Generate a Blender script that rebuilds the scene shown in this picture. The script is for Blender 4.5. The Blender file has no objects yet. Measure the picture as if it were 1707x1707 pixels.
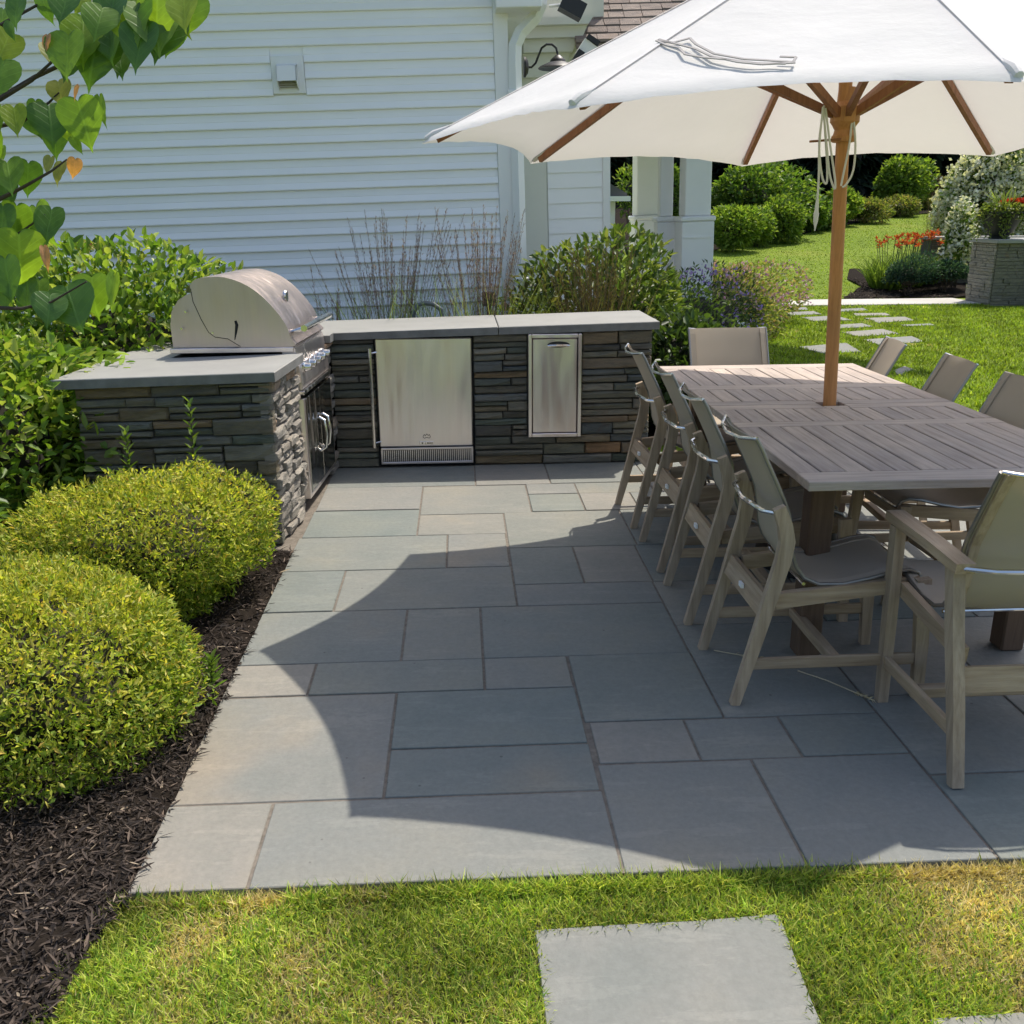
import bpy, math, random
import numpy as np
from mathutils import Vector, Matrix
random.seed(7)
rng = np.random.default_rng(11)
scene = bpy.context.scene
R = math.radians
# ------------------------------------------------------------------ camera
# world frame: patio surface is z = 0, +Y runs away from the lens along the paving, +X to the right
AX = np.array([[0.9984976, -0.0229, 0.0497], [-0.0547, -0.3042, 0.9510], [-0.0064, -0.9524, -0.3050]])
def _basis():
    f, S = 1570.0, 1707.0
    c = S / 2
    Y = np.array([763.3 - c, 352.05 - c, f]); Y /= np.linalg.norm(Y)
    h = np.array([math.cos(.0067), -math.sin(.0067), 0])
    Z = np.cross(Y, h); Z /= np.linalg.norm(Z)
    if Z[1] > 0: Z = -Z
    return np.array([np.cross(Y, Z), Y, Z])
AX = _basis()
CAM = np.array([0, 0, 1.55])
cam_d = bpy.data.cameras.new('camera'); cam = bpy.data.objects.new('camera', cam_d)
scene.collection.objects.link(cam); scene.camera = cam
cam_d.sensor_width = 36; cam_d.lens = 1570 / 1707 * 36; cam_d.clip_start = .05; cam_d.clip_end = 400
rt, up, bk = AX @ np.array([1, 0, 0]), AX @ np.array([0, -1, 0]), AX @ np.array([0, 0, -1])
cam.matrix_world = Matrix(((rt[0], up[0], bk[0], 0), (rt[1], up[1], bk[1], 0), (rt[2], up[2], bk[2], 1.55), (0, 0, 0, 1)))
def at(px, py, Y=None, Z=None):
    r = AX @ np.array([px - 853.5, py - 853.5, 1570.0])
    t = Y / r[1] if Y is not None else (Z - 1.55) / r[2]
    return CAM + r * t
# ------------------------------------------------------------------ light
SUN_EL, SUN_AZ = 62.0, 48.0          # azimuth from +X towards +Y
world = bpy.data.worlds.new('World'); scene.world = world; world.use_nodes = True
wn = world.node_tree.nodes; wl = world.node_tree.links
sky = wn.new('ShaderNodeTexSky'); sky.sky_type = 'NISHITA'; sky.sun_disc = False
sky.sun_elevation = R(SUN_EL); sky.sun_rotation = R(90 - SUN_AZ); sky.air_density = 1.0; sky.dust_density = 2.5; sky.ozone_density = 1.0
wl.new(sky.outputs[0], wn['Background'].inputs[0]); wn['Background'].inputs[1].default_value = 0.15
sun_d = bpy.data.lights.new('sun', 'SUN'); sun_d.energy = 3.85; sun_d.angle = R(.53); sun_d.color = (1, .93, .815)
sun = bpy.data.objects.new('sun', sun_d); scene.collection.objects.link(sun)
sdir = Vector((math.cos(R(SUN_EL)) * math.cos(R(SUN_AZ)), math.cos(R(SUN_EL)) * math.sin(R(SUN_AZ)), math.sin(R(SUN_EL))))
sun.rotation_euler = sdir.to_track_quat('Z', 'Y').to_euler(); sun.location = (8, 9, 12)
vs = scene.view_settings
vs.view_transform = 'Standard'; vs.look = 'None'; vs.exposure = 0.42; vs.gamma = 1; vs.use_curve_mapping = False
scene.cycles.max_bounces = 6; scene.cycles.diffuse_bounces = 3; scene.cycles.glossy_bounces = 3; scene.cycles.transmission_bounces = 4; scene.cycles.use_adaptive_sampling = True; scene.cycles.adaptive_threshold = .025; scene.cycles.transparent_max_bounces = 6
COL = scene.collection
# ------------------------------------------------------------------ helpers
OFF = {}
def woff(p):
    return OFF.get(p.name, np.zeros(3)) if p is not None else np.zeros(3)
def tag(o, label=None, cat=None, group=None, kind=None):
    if label: o['label'] = label
    if cat: o['category'] = cat
    if group: o['group'] = group
    if kind: o['kind'] = kind
    return o
def thing(name, label, cat, loc, group=None, rotz=0):
    o = bpy.data.objects.new(name, None); COL.objects.link(o)
    o.location = loc; o.rotation_euler = (0, 0, rotz); o.empty_display_size = .1
    OFF[o.name] = np.array(loc, float)
    return tag(o, label, cat, group)
def raw_mesh(name, V, loops, starts, col=None, smooth=False):
    me = bpy.data.meshes.new(name)
    V = np.ascontiguousarray(V, dtype=np.float32)
    me.vertices.add(len(V)); me.vertices.foreach_set('co', V.ravel())
    me.loops.add(len(loops)); me.loops.foreach_set('vertex_index', np.asarray(loops, dtype=np.int32))
    me.polygons.add(len(starts)); me.polygons.foreach_set('loop_start', np.asarray(starts, dtype=np.int32))
    if smooth: me.polygons.foreach_set('use_smooth', np.ones(len(starts), dtype=bool))
    me.update(calc_edges=True)
    if col is not None:
        a = me.color_attributes.new('Col', 'FLOAT_COLOR', 'POINT')
        c4 = np.ones((len(V), 4), dtype=np.float32); c4[:, :3] = col
        a.data.foreach_set('color', c4.ravel())
    me.validate()
    return me
def link(name, me, mat, parent=None):
    o = bpy.data.objects.new(name, me); COL.objects.link(o)
    if mat is not None and not len(me.materials): me.materials.append(mat)
    if parent is not None:
        o.parent = parent; OFF[o.name] = woff(parent)
    return o
def copy_tree(o, parent=None):
    c = o.copy(); COL.objects.link(c); c.parent = parent
    OFF[c.name] = OFF.get(o.name, np.zeros(3))
    for ch in list(o.children): copy_tree(ch, c)
    return c
class MB:
    def __init__(s): s.v = []; s.f = []
    def add(s, V, F, T=None):
        n = len(s.v)
        for p in V: s.v.append(tuple(T(*p)) if T else tuple(p))
        for f in F: s.f.append(tuple(i + n for i in f))
        return s
    def box(s, x0, x1, y0, y1, z0, z1, b=0.0, T=None):
        if b <= 0:
            V = [(x, y, z) for z in (z0, z1) for y in (y0, y1) for x in (x0, x1)]
            return s.add(V, [(0, 2, 3, 1), (4, 5, 7, 6), (0, 1, 5, 4), (2, 6, 7, 3), (0, 4, 6, 2), (1, 3, 7, 5)], T)
        V = []; lo = (x0, y0, z0); hi = (x1, y1, z1); idx = {}
        for cx in (0, 1):
            for cy in (0, 1):
                for cz in (0, 1):
                    cc = (cx, cy, cz)
                    for ax in range(3):
                        p = []
                        for k in range(3):
                            e = hi[k] if cc[k] else lo[k]
                            if k != ax: e += -b if cc[k] else b
                            p.append(e)
                        idx[(cc, ax)] = len(V); V.append(tuple(p))
        F = []
        for ax in range(3):
            o1, o2 = [(1, 2), (2, 0), (0, 1)][ax]
            for sd in (0, 1):
                q = []
                for a, c in ((0, 0), (1, 0), (1, 1), (0, 1)):
                    cc = [0, 0, 0]; cc[ax] = sd; cc[o1] = a; cc[o2] = c
                    q.append(idx[(tuple(cc), ax)])
                F.append(tuple(q) if sd else tuple(q[::-1]))
        for ax in range(3):
            o1, o2 = [(1, 2), (2, 0), (0, 1)][ax]
            for a in (0, 1):
                for c in (0, 1):
                    e0 = [0, 0, 0]; e0[o1] = a; e0[o2] = c; e1 = list(e0); e1[ax] = 1
                    e0, e1 = tuple(e0), tuple(e1)
                    q = (idx[(e0, o1)], idx[(e1, o1)], idx[(e1, o2)], idx[(e0, o2)])
                    F.append(q if (a ^ c) else q[::-1])
        for cx in (0, 1):
            for cy in (0, 1):
                for cz in (0, 1):
                    cc = (cx, cy, cz); q = tuple(idx[(cc, a)] for a in range(3))
                    F.append(q if (cx + cy + cz) % 2 else q[::-1])
        return s.add(V, F, T)
    def tube(s, path, r, n=8, caps=True, T=None):
        P = [Vector(p) for p in path]; m = len(P)
        rr = r if hasattr(r, '__len__') else [r] * m
        V = []; F = []; prev = None
        for i in range(m):
            d = (P[min(i + 1, m - 1)] - P[max(i - 1, 0)]).normalized()
            if prev is None:
                a = Vector((0, 0, 1)) if abs(d.z) < .9 else Vector((1, 0, 0))
                u = d.cross(a).normalized()
            else:
                u = (prev - d * prev.dot(d)).normalized()
            prev = u; w = d.cross(u)
            for k in range(n):
                t = 2 * math.pi * k / n
                V.append(tuple(P[i] + (u * math.cos(t) + w * math.sin(t)) * rr[i]))
        for i in range(m - 1):
            for k in range(n):
                F.append((i * n + k, i * n + (k + 1) % n, (i + 1) * n + (k + 1) % n, (i + 1) * n + k))
        if caps: F.append(tuple(range(n))[::-1]); F.append(tuple((m - 1) * n + k for k in range(n)))
        return s.add(V, F, T)
    def prism(s, poly, axis, a0, a1, T=None):
        n = len(poly); V = []
        for a in (a0, a1):
            for (p, q) in poly:
                V.append({'x': (a, p, q), 'y': (p, a, q), 'z': (p, q, a)}[axis])
        F = [tuple(range(n)), tuple(range(2 * n - 1, n - 1, -1))]
        for i in range(n): F.append((i, i + n, (i + 1) % n + n, (i + 1) % n))
        return s.add(V, F, T)
    def strip(s, pts, ws, axis, a0, a1, T=None):
        """board whose side outline follows a centre line with given widths"""
        L = []; Rr = []
        for i, (p, q) in enumerate(pts):
            j0, j1 = max(i - 1, 0), min(i + 1, len(pts) - 1)
            d = Vector((pts[j1][0] - pts[j0][0], pts[j1][1] - pts[j0][1])).normalized()
            nx, ny = -d.y, d.x; w = ws[i] / 2
            L.append((p + nx * w, q + ny * w)); Rr.append((p - nx * w, q - ny * w))
        V = []; n = len(pts)
        for a in (a0, a1):
            for (p, q) in L + Rr:
                V.append({'x': (a, p, q), 'y': (p, a, q), 'z': (p, q, a)}[axis])
        F = []; m = 2 * n
        for i in range(n - 1):
            F += [(i, i + 1, n + i + 1, n + i), (m + i, m + n + i, m + n + i + 1, m + i + 1),
                  (i, m + i, m + i + 1, i + 1), (n + i, n + i + 1, m + n + i + 1, m + n + i)]
        F += [(0, n, m + n, m), (n - 1, m + n - 1, m + 2 * n - 1, 2 * n - 1)]
        return s.add(V, F, T)
    def lathe(s, prof, c, n=20, T=None):
        V = []; F = []
        for (r, z) in prof:
            for k in range(n):
                t = 2 * math.pi * k / n; V.append((c[0] + r * math.cos(t), c[1] + r * math.sin(t), c[2] + z))
        for i in range(len(prof) - 1):
            for k in range(n): F.append((i * n + k, i * n + (k + 1) % n, (i + 1) * n + (k + 1) % n, (i + 1) * n + k))
        F.append(tuple(range(n))[::-1]); F.append(tuple((len(prof) - 1) * n + k for k in range(n)))
        return s.add(V, F, T)
    def mesh(s, name, off, smooth=False):
        V = np.array(s.v, float) - off
        me = bpy.data.meshes.new(name); me.from_pydata([tuple(p) for p in V], [], s.f)
        import bmesh
        bm = bmesh.new(); bm.from_mesh(me); bmesh.ops.recalc_face_normals(bm, faces=bm.faces)
        if smooth:
            for f in bm.faces: f.smooth = True
            for e in bm.edges:
                if len(e.link_faces) == 2 and e.calc_face_angle(0) > 0.6: e.smooth = False
        bm.to_mesh(me); bm.free(); me.update()
        return me
    def build(s, name, mat, parent=None, smooth=False, local=False):
        return link(name, s.mesh(name, np.zeros(3) if local else woff(parent), smooth), mat, parent)
# ------------------------------------------------------------------ materials
def M(name, rough=.6, metal=0.0):
    m = bpy.data.materials.new(name); m.use_nodes = True
    nt = m.node_tree; b = nt.nodes['Principled BSDF']
    b.inputs['Roughness'].default_value = rough; b.inputs['Metallic'].default_value = metal
    return m, nt, b
def nd(nt, t, **k):
    n = nt.nodes.new(t)
    for a, v in k.items():
        if a.startswith('i_'): n.inputs[a[2:].replace('_', ' ')].default_value = v
        else: setattr(n, a, v)
    return n
def coords(nt, scale=(1, 1, 1), rnd=True):
    tc = nd(nt, 'ShaderNodeTexCoord'); mp = nd(nt, 'ShaderNodeMapping'); mp.inputs['Scale'].default_value = scale
    nt.links.new(tc.outputs['Object'], mp.inputs[0])
    if rnd:
        oi = nd(nt, 'ShaderNodeObjectInfo'); mu = nd(nt, 'ShaderNodeMath', operation='MULTIPLY'); mu.inputs[1].default_value = 37.0
        nt.links.new(oi.outputs['Random'], mu.inputs[0]); nt.links.new(mu.outputs[0], mp.inputs['Location'])
    return mp.outputs[0]
def noise(nt, vec, scale, detail=4, rough=.55):
    n = nd(nt, 'ShaderNodeTexNoise'); n.inputs['Scale'].default_value = scale; n.inputs['Detail'].default_value = detail; n.inputs['Roughness'].default_value = rough
    nt.links.new(vec, n.inputs['Vector']); return n.outputs['Fac']
def ramp(nt, fac, stops, interp='LINEAR'):
    r = nd(nt, 'ShaderNodeValToRGB'); cr = r.color_ramp; cr.interpolation = interp
    while len(cr.elements) < len(stops): cr.elements.new(.5)
    for e, (p, c) in zip(cr.elements, stops): e.position = p; e.color = (*c, 1) if len(c) == 3 else c
    nt.links.new(fac, r.inputs[0]); return r.outputs[0]
def mix(nt, a, b, fac, mode='MIX'):
    m = nd(nt, 'ShaderNodeMix', data_type='RGBA', blend_type=mode)
    for sock, v in ((m.inputs[6], a), (m.inputs[7], b), (m.inputs[0], fac)):
        if isinstance(v, (int, float)): sock.default_value = v
        elif isinstance(v, tuple): sock.default_value = (*v, 1)
        else: nt.links.new(v, sock)
    return m.outputs[2]
def bump(nt, b, h, strength=.3, dist=.01):
    n = nd(nt, 'ShaderNodeBump'); n.inputs['Strength'].default_value = strength; n.inputs['Distance'].default_value = dist
    nt.links.new(h, n.inputs['Height']); nt.links.new(n.outputs[0], b.inputs['Normal'])
def objrand(nt): return nd(nt, 'ShaderNodeObjectInfo').outputs['Random']
def plain(name, col, rough=.6, metal=0.0, var=.06, scale=6, bmp=0):
    m, nt, b = M(name, rough, metal); v = coords(nt)
    n = noise(nt, v, scale)
    c = ramp(nt, n, [(.25, tuple(x * (1 - var) for x in col)), (.75, tuple(min(1, x * (1 + var)) for x in col))])
    nt.links.new(c, b.inputs['Base Color'])
    if bmp: bump(nt, b, noise(nt, v, scale * 12), bmp, .004)
    return m
def bluestone(name, warm=0.0):
    m, nt, b = M(name, .72); v = coords(nt)
    base = ramp(nt, objrand(nt), [(0, (.176, .196, .178)), (.16, (.246, .231, .199)), (.32, (.186, .202, .178)), (.5, (.218, .216, .196)), (.66, (.176, .192, .176)), (.82, (.264, .243, .206)), (1, (.200, .206, .190))])
    cl = ramp(nt, noise(nt, v, 2.6, 5, .6), [(.3, (.86, .90, .91)), (.5, (1, 1, 1)), (.72, (1.12, 1.07, 1.0))])
    c = mix(nt, base, cl, 1.0, 'MULTIPLY')
    rust = ramp(nt, noise(nt, v, 1.3, 3), [(.62, (0, 0, 0)), (.8, (1, 1, 1))])
    c = mix(nt, c, (.30, .235, .165), mix(nt, (0, 0, 0), rust, .5 + warm))
    fine = ramp(nt, noise(nt, v, 55, 3, .7), [(.3, (.90, .90, .90)), (.7, (1.07, 1.07, 1.07))])
    c = mix(nt, c, fine, 1.0, 'MULTIPLY')
    mp = coords(nt, (1.2, 6, 1)); streak = ramp(nt, noise(nt, mp, 2.2, 6, .7), [(.42, (1, 1, 1)), (.30, (.88, .89, .90))])
    c = mix(nt, c, streak, .8, 'MULTIPLY')
    # bird lime / specks and dark spots
    vo = nd(nt, 'ShaderNodeTexVoronoi'); vo.inputs['Scale'].default_value = 7; nt.links.new(v, vo.inputs['Vector'])
    sp = ramp(nt, vo.outputs['Distance'], [(.022, (.35, .33, .30)), (.04, (1, 1, 1))])
    c = mix(nt, c, sp, .7, 'MULTIPLY')
    nt.links.new(c, b.inputs['Base Color'])
    hsum = nd(nt, 'ShaderNodeMath', operation='MULTIPLY_ADD'); hsum.inputs[1].default_value = 2.5
    nt.links.new(noise(nt, v, 5, 5, .6), hsum.inputs[0]); nt.links.new(noise(nt, v, 34, 7, .7), hsum.inputs[2])
    bump(nt, b, hsum.outputs[0], .32, .007)
    return m
def ledgestone(name, stops, bs=1.0):
    m, nt, b = M(name, .82); v = coords(nt)
    base = ramp(nt, objrand(nt), stops)
    tc = coords(nt, (1, 1, 5)); n1 = noise(nt, tc, 7, 6, .65)
    c = mix(nt, base, ramp(nt, n1, [(.3, (.62, .64, .66)), (.5, (1, 1, 1)), (.75, (1.3, 1.26, 1.18))]), 1.0, 'MULTIPLY')
    rust = ramp(nt, noise(nt, v, 6, 4), [(.60, (0, 0, 0)), (.78, (1, 1, 1))])
    c = mix(nt, c, (.24, .13, .055), mix(nt, (0, 0, 0), rust, .5))
    nt.links.new(c, b.inputs['Base Color'])
    bump(nt, b, noise(nt, tc, 16, 9, .75), 1.0 * bs, .035)
    return m
def steel(name, col=(.62, .61, .58), rough=.3, axis=2):
    m, nt, b = M(name, rough, 1.0)
    sc = [60, 60, 60]; sc[axis] = 1.2
    v = coords(nt, tuple(sc)); n = noise(nt, v, 1.5, 4)
    nt.links.new(ramp(nt, n, [(.3, tuple(x * .98 for x in col)), (.7, tuple(min(1, x * 1.015) for x in col))]), b.inputs['Base Color'])
    w = coords(nt); n2 = noise(nt, w, 3, 3)
    r = nd(nt, 'ShaderNodeMapRange'); r.inputs[3].default_value = rough * .8; r.inputs[4].default_value = rough * 1.35
    nt.links.new(n2, r.inputs[0]); nt.links.new(r.outputs[0], b.inputs['Roughness'])
    mx = nd(nt, 'ShaderNodeMath', operation='MULTIPLY_ADD'); mx.inputs[1].default_value = 70.0
    nt.links.new(noise(nt, coords(nt, (5, 5, .9)), 1.0, 2), mx.inputs[0]); nt.links.new(n, mx.inputs[2])
    bump(nt, b, mx.outputs[0], .35, .0014)
    return m
def wood(name, c0, c1, c2, axis=1, rough=.7, sc=1.0):
    m, nt, b = M(name, rough)
    s = [34 * sc] * 3; s[axis] = 2.2 * sc
    v = coords(nt, tuple(s)); n = noise(nt, v, 1.6, 6, .65)
    base = ramp(nt, n, [(.25, c0), (.5, c1), (.78, c2)])
    tint = ramp(nt, objrand(nt), [(0, (.90, .90, .91)), (.5, (1, 1, 1)), (1, (1.08, 1.06, 1.03))])
    c = mix(nt, base, tint, 1.0, 'MULTIPLY')
    st = ramp(nt, noise(nt, coords(nt), 3.5, 4), [(.3, (.82, .82, .84)), (.7, (1.1, 1.08, 1.05))])
    c = mix(nt, c, st, 1.0, 'MULTIPLY')
    nt.links.new(c, b.inputs['Base Color']); bump(nt, b, n, .5, .004)
    return m
def foliage(name, rough=.5, trans=.35, spec=.35):
    m, nt, b = M(name, rough)
    a = nd(nt, 'ShaderNodeVertexColor'); a.layer_name = 'Col'
    c = a.outputs[0]
    nt.links.new(c, b.inputs['Base Color']); b.inputs['Specular IOR Level'].default_value = spec
    t = nd(nt, 'ShaderNodeBsdfTranslucent'); tcol = mix(nt, c, (1.25, 1.25, .55), 1.0, 'MULTIPLY'); nt.links.new(tcol, t.inputs[0])
    ms = nd(nt, 'ShaderNodeMixShader'); ms.inputs[0].default_value = trans
    nt.links.new(b.outputs[0], ms.inputs[1]); nt.links.new(t.outputs[0], ms.inputs[2])
    nt.links.new(ms.outputs[0], nt.nodes['Material Output'].inputs[0])
    return m
def cloth(name, col, trans, weave=900, var=.04, tcol=None):
    m, nt, b = M(name, .85); v = coords(nt)
    c = ramp(nt, noise(nt, v, 4, 4), [(.3, tuple(x * (1 - var) for x in col)), (.7, tuple(min(1, x * (1 + var)) for x in col))])
    nt.links.new(c, b.inputs['Base Color']); b.inputs['Specular IOR Level'].default_value = .2
    bump(nt, b, noise(nt, v, weave, 2), .15, .001)
    if weave == 700: bump(nt, b, noise(nt, coords(nt, (1, 1, 2.5)), 4.5, 5, .6), .30, .02)
    t = nd(nt, 'ShaderNodeBsdfTranslucent'); t.inputs[0].default_value = (*(tcol or col), 1)
    ms = nd(nt, 'ShaderNodeMixShader'); ms.inputs[0].default_value = trans
    nt.links.new(b.outputs[0], ms.inputs[1]); nt.links.new(t.outputs[0], ms.inputs[2])
    nt.links.new(ms.outputs[0], nt.nodes['Material Output'].inputs[0])
    return m
MAT = {}
MAT['slab'] = bluestone('bluestone')
MAT['top'] = plain('honed_bluestone', (.275, .272, .252), .6, var=.09, scale=5, bmp=.06)
MAT['topedge'] = plain('shade_toned_bluestone_edge', (.17, .17, .165), .85, var=.25, scale=14, bmp=.5)  # same stone, colour darkened to paint the shade on the countertop's upright edges
MAT['joint'] = plain('joint_sand', (.16, .138, .112), .95, var=.35, scale=40, bmp=.4)
MAT['stone'] = ledgestone('ledge_stone', [(0, (.10, .095, .08)), (.10, (.26, .24, .18)), (.20, (.125, .145, .12)), (.30, (.34, .31, .235)), (.40, (.145, .135, .105)), (.50, (.18, .215, .17)), (.60, (.31, .225, .13)), (.69, (.13, .15, .15)), (.78, (.37, .33, .255)), (.86, (.17, .15, .11)), (.93, (.22, .23, .19)), (1, (.52, .25, .08))])
MAT['stone_end'] = ledgestone('split_stone_ends', [(0, (.30, .28, .25)), (.4, (.40, .37, .32)), (.7, (.34, .31, .27)), (.9, (.44, .40, .34)), (1, (.40, .26, .16))])
MAT['core'] = plain('mortar_core', (.085, .082, .075), .95, var=.2, scale=30)
MAT['steel'] = steel('brushed_stainless', (.78, .71, .69), .30, 2)
MAT['steel_h'] = steel('brushed_stainless_hood', (.55, .465, .43), .36, 2)
MAT['chrome'] = steel('polished_stainless', (.72, .70, .68), .16, 1)
MAT['black'] = plain('black_metal', (.012, .012, .013), .45)
MAT['dark'] = plain('dark_gap', (.015, .015, .015), .9)
MAT['teak_grey'] = wood('weathered_teak_top', (.295, .24, .205), (.425, .355, .308), (.545, .465, .405), 1)
MAT['teak_x'] = wood('weathered_teak_cross', (.31, .255, .215), (.44, .37, .32), (.555, .475, .41), 0)
MAT['teak_leg'] = wood('weathered_teak_leg', (.25, .18, .115), (.38, .29, .20), (.50, .40, .29), 2)
MAT['teak_rail'] = wood('weathered_teak_rail', (.25, .17, .10), (.38, .28, .18), (.50, .39, .27), 1)
MAT['teak_side'] = wood('weathered_teak_side', (.25, .17, .10), (.38, .28, .18), (.50, .39, .27), 0)
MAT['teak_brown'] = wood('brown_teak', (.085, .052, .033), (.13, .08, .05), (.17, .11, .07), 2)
MAT['teak_oiled'] = wood('oiled_teak', (.36, .15, .045), (.50, .225, .075), (.60, .30, .11), 2, .5)
MAT['rib'] = wood('dark_teak_rib', (.20, .07, .03), (.30, .12, .05), (.36, .16, .07), 2, .55)
MAT['sling'] = cloth('taupe_mesh_sling', (.52, .45, .36), .28, 1200)
MAT['canvas'] = cloth('white_canvas', (.80, .79, .78), .28, 700, .03, (.80, .755, .72))
MAT['cord'] = plain('white_cord', (.72, .70, .66), .8)
MAT['strap'] = plain('grey_tie_tape', (.34, .32, .31), .8)
MAT['siding'] = plain('vinyl_siding', (.87, .87, .865), .5, var=.025, scale=2)
MAT['trim'] = plain('white_trim', (.80, .80, .78), .45, var=.03, scale=3)
MAT['cream'] = plain('cream_paint', (.66, .66, .58), .6, var=.03, scale=3)
MAT['shingle'] = ledgestone('roof_shingle', [(0, (.17, .13, .11)), (.5, (.21, .165, .14)), (1, (.25, .20, .17))], .4)
MAT['mulch'] = plain('mulch_soil', (.020, .016, .013), 1.0, var=.45, scale=30, bmp=.6)
MAT['rail'] = plain('grey_rail', (.30, .29, .27), .35, .8, var=.1)
MAT['mulch'].node_tree.nodes['Principled BSDF'].inputs['Specular IOR Level'].default_value = .05
MAT['leaf'] = foliage('leaf', .5, .45)
MAT['leafg'] = foliage('glossy_leaf', .42, .42, .4)
MAT['needle'] = foliage('needle', .6, .12, .2)
MAT['petal'] = foliage('petal', .7, .3, .1)
MAT['blade'] = foliage('grass_blade', .6, .45, .2)
MAT['chip'] = foliage('bark_chip', .85, .0, .15)
MAT['bark'] = plain('bark', (.06, .045, .035), .9, var=.3, scale=20, bmp=.4)
MAT['twig'] = plain('twig', (.035, .032, .02), .95, var=.3, scale=20)
MAT['urn'] = plain('dark_urn', (.018, .02, .018), .55, var=.3)
MAT['soil'] = plain('potting_soil', (.03, .022, .016), .95, var=.3, scale=30)
def lawn_mat():
    m, nt, b = M('lawn', .85); v = coords(nt, rnd=False)
    c = ramp(nt, noise(nt, v, .45, 5, .6), [(.3, (.13, .20, .022)), (.55, (.165, .23, .03)), (.75, (.22, .25, .045))])
    c = mix(nt, c, ramp(nt, noise(nt, v, 38, 4, .8), [(.3, (.55, .6, .5)), (.7, (1.3, 1.25, 1.2))]), 1.0, 'MULTIPLY')
    nt.links.new(c, b.inputs['Base Color']); b.inputs['Specular IOR Level'].default_value = .1
    bump(nt, b, noise(nt, v, 90, 3, .8), .5, .02)
    return m
MAT['lawn'] = lawn_mat()
# ------------------------------------------------------------------ leaf clouds
def nrm(a): return a / np.maximum(np.linalg.norm(a, axis=-1, keepdims=True), 1e-9)
def leaves(name, P, D, N, L, W, col, mat, parent, fold=.25, droop=.15, six=False):
    n = len(P); D = nrm(D); S = nrm(np.cross(D, N)); N = np.cross(S, D)
    L = np.broadcast_to(L, (n,))[:, None]; W = np.broadcast_to(W, (n,))[:, None]
    if six:
        v = np.stack([P, P + D * L * .3 + S * W * .5 + N * W * fold, P + D * L * .7 + S * W * .38 + N * (W * fold - L * droop * .5), P + D * L - N * L * droop,
                      P + D * L * .7 - S * W * .38 + N * (W * fold - L * droop * .5), P + D * L * .3 - S * W * .5 + N * W * fold], 1)
        q = np.array([0, 1, 2, 3, 0, 3, 4, 5]); k = 6; st = [0, 4]; per = 8
    else:
        v = np.stack([P, P + D * L * .45 + S * W * .5 + N * W * fold, P + D * L - N * L * droop, P + D * L * .45 - S * W * .5 + N * W * fold], 1)
        q = np.array([0, 1, 2, 0, 2, 3]); k = 4; st = [0, 3]; per = 6
    loops = (np.arange(n)[:, None] * k + q[None]).ravel()
    starts = (np.arange(n)[:, None] * per + np.array(st)[None]).ravel()
    V = v.reshape(-1, 3) - woff(parent)
    C = np.repeat(col, k, 0)
    o = link(name, raw_mesh(name, V, loops, starts, C), mat, parent)
    if parent is not None and name in ('flowers', 'plumes', 'shoots'): o['kind'] = 'stuff'
    return o
def blades(name, P, D, L, W, col, mat, parent, seg=1, bend=.3):
    n = len(P); D = nrm(D); a = rng.uniform(0, 6.283, n); S = np.stack([np.cos(a), np.sin(a), np.zeros(n)], 1)
    B = nrm(np.stack([rng.normal(size=n), rng.normal(size=n), np.zeros(n)], 1)) * bend
    L = np.broadcast_to(L, (n,))[:, None]; W = np.broadcast_to(W, (n,))[:, None]
    mid = P + D * L * .55 + B * L * .25; tip = P + D * L * .95 + B * L
    v = np.stack([P - S * W * .5, P + S * W * .5, mid + S * W * .4, tip, mid - S * W * .4], 1)
    loops = (np.arange(n)[:, None] * 5 + np.array([0, 1, 2, 4, 4, 2, 3])[None]).ravel()
    starts = (np.arange(n)[:, None] * 7 + np.array([0, 4])[None]).ravel()
    return link(name, raw_mesh(name, v.reshape(-1, 3) - woff(parent), loops, starts, np.repeat(col, 5, 0)), mat, parent)
def palette(n, cols, jit=.15, w=None):
    c = np.array(cols)[rng.choice(len(cols), n, p=w)]
    return np.clip(c * (1 + rng.normal(size=(n, 1)) * jit), .002, .95)
def unit(n):
    return nrm(rng.normal(size=(n, 3)))
def clump_points(c, rad, n, shell=.5, lump=.18, k=9, zmin=-.95, seed=0):
    """points through an uneven, lumpy crown"""
    g = np.random.default_rng(seed)
    lob = nrm(g.normal(size=(k, 3))); amp = g.uniform(-lump * .6, lump * 1.4, k)
    d = unit(int(n * 1.6)); d = d[d[:, 2] > zmin][:n]
    r = (1 - shell * rng.random(len(d)) ** 1.7)
    bumpf = 1 + (np.maximum(0, d @ lob.T) ** 5 * amp).sum(1) + .05 * np.sin(d @ g.normal(size=3) * 11)
    return np.array(c) + d * np.array(rad) * (r * bumpf)[:, None], d
def core(name, c, rad, parent, seed=0, mat='twig', s=.72):
    g = np.random.default_rng(seed); mb = MB()
    V = []; F = []; nu, nv = 14, 9
    for j in range(nv + 1):
        th = math.pi * j / nv
        for i in range(nu):
            ph = 2 * math.pi * i / nu; rr = s * (1 + g.normal() * .06)
            V.append((c[0] + rad[0] * rr * math.sin(th) * math.cos(ph), c[1] + rad[1] * rr * math.sin(th) * math.sin(ph), c[2] + rad[2] * rr * math.cos(th)))
    for j in range(nv):
        for i in range(nu): F.append((j * nu + i, j * nu + (i + 1) % nu, (j + 1) * nu + (i + 1) % nu, (j + 1) * nu + i))
    mb.add(V, F)
    return mb.build(name, MAT[mat], parent)
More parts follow.
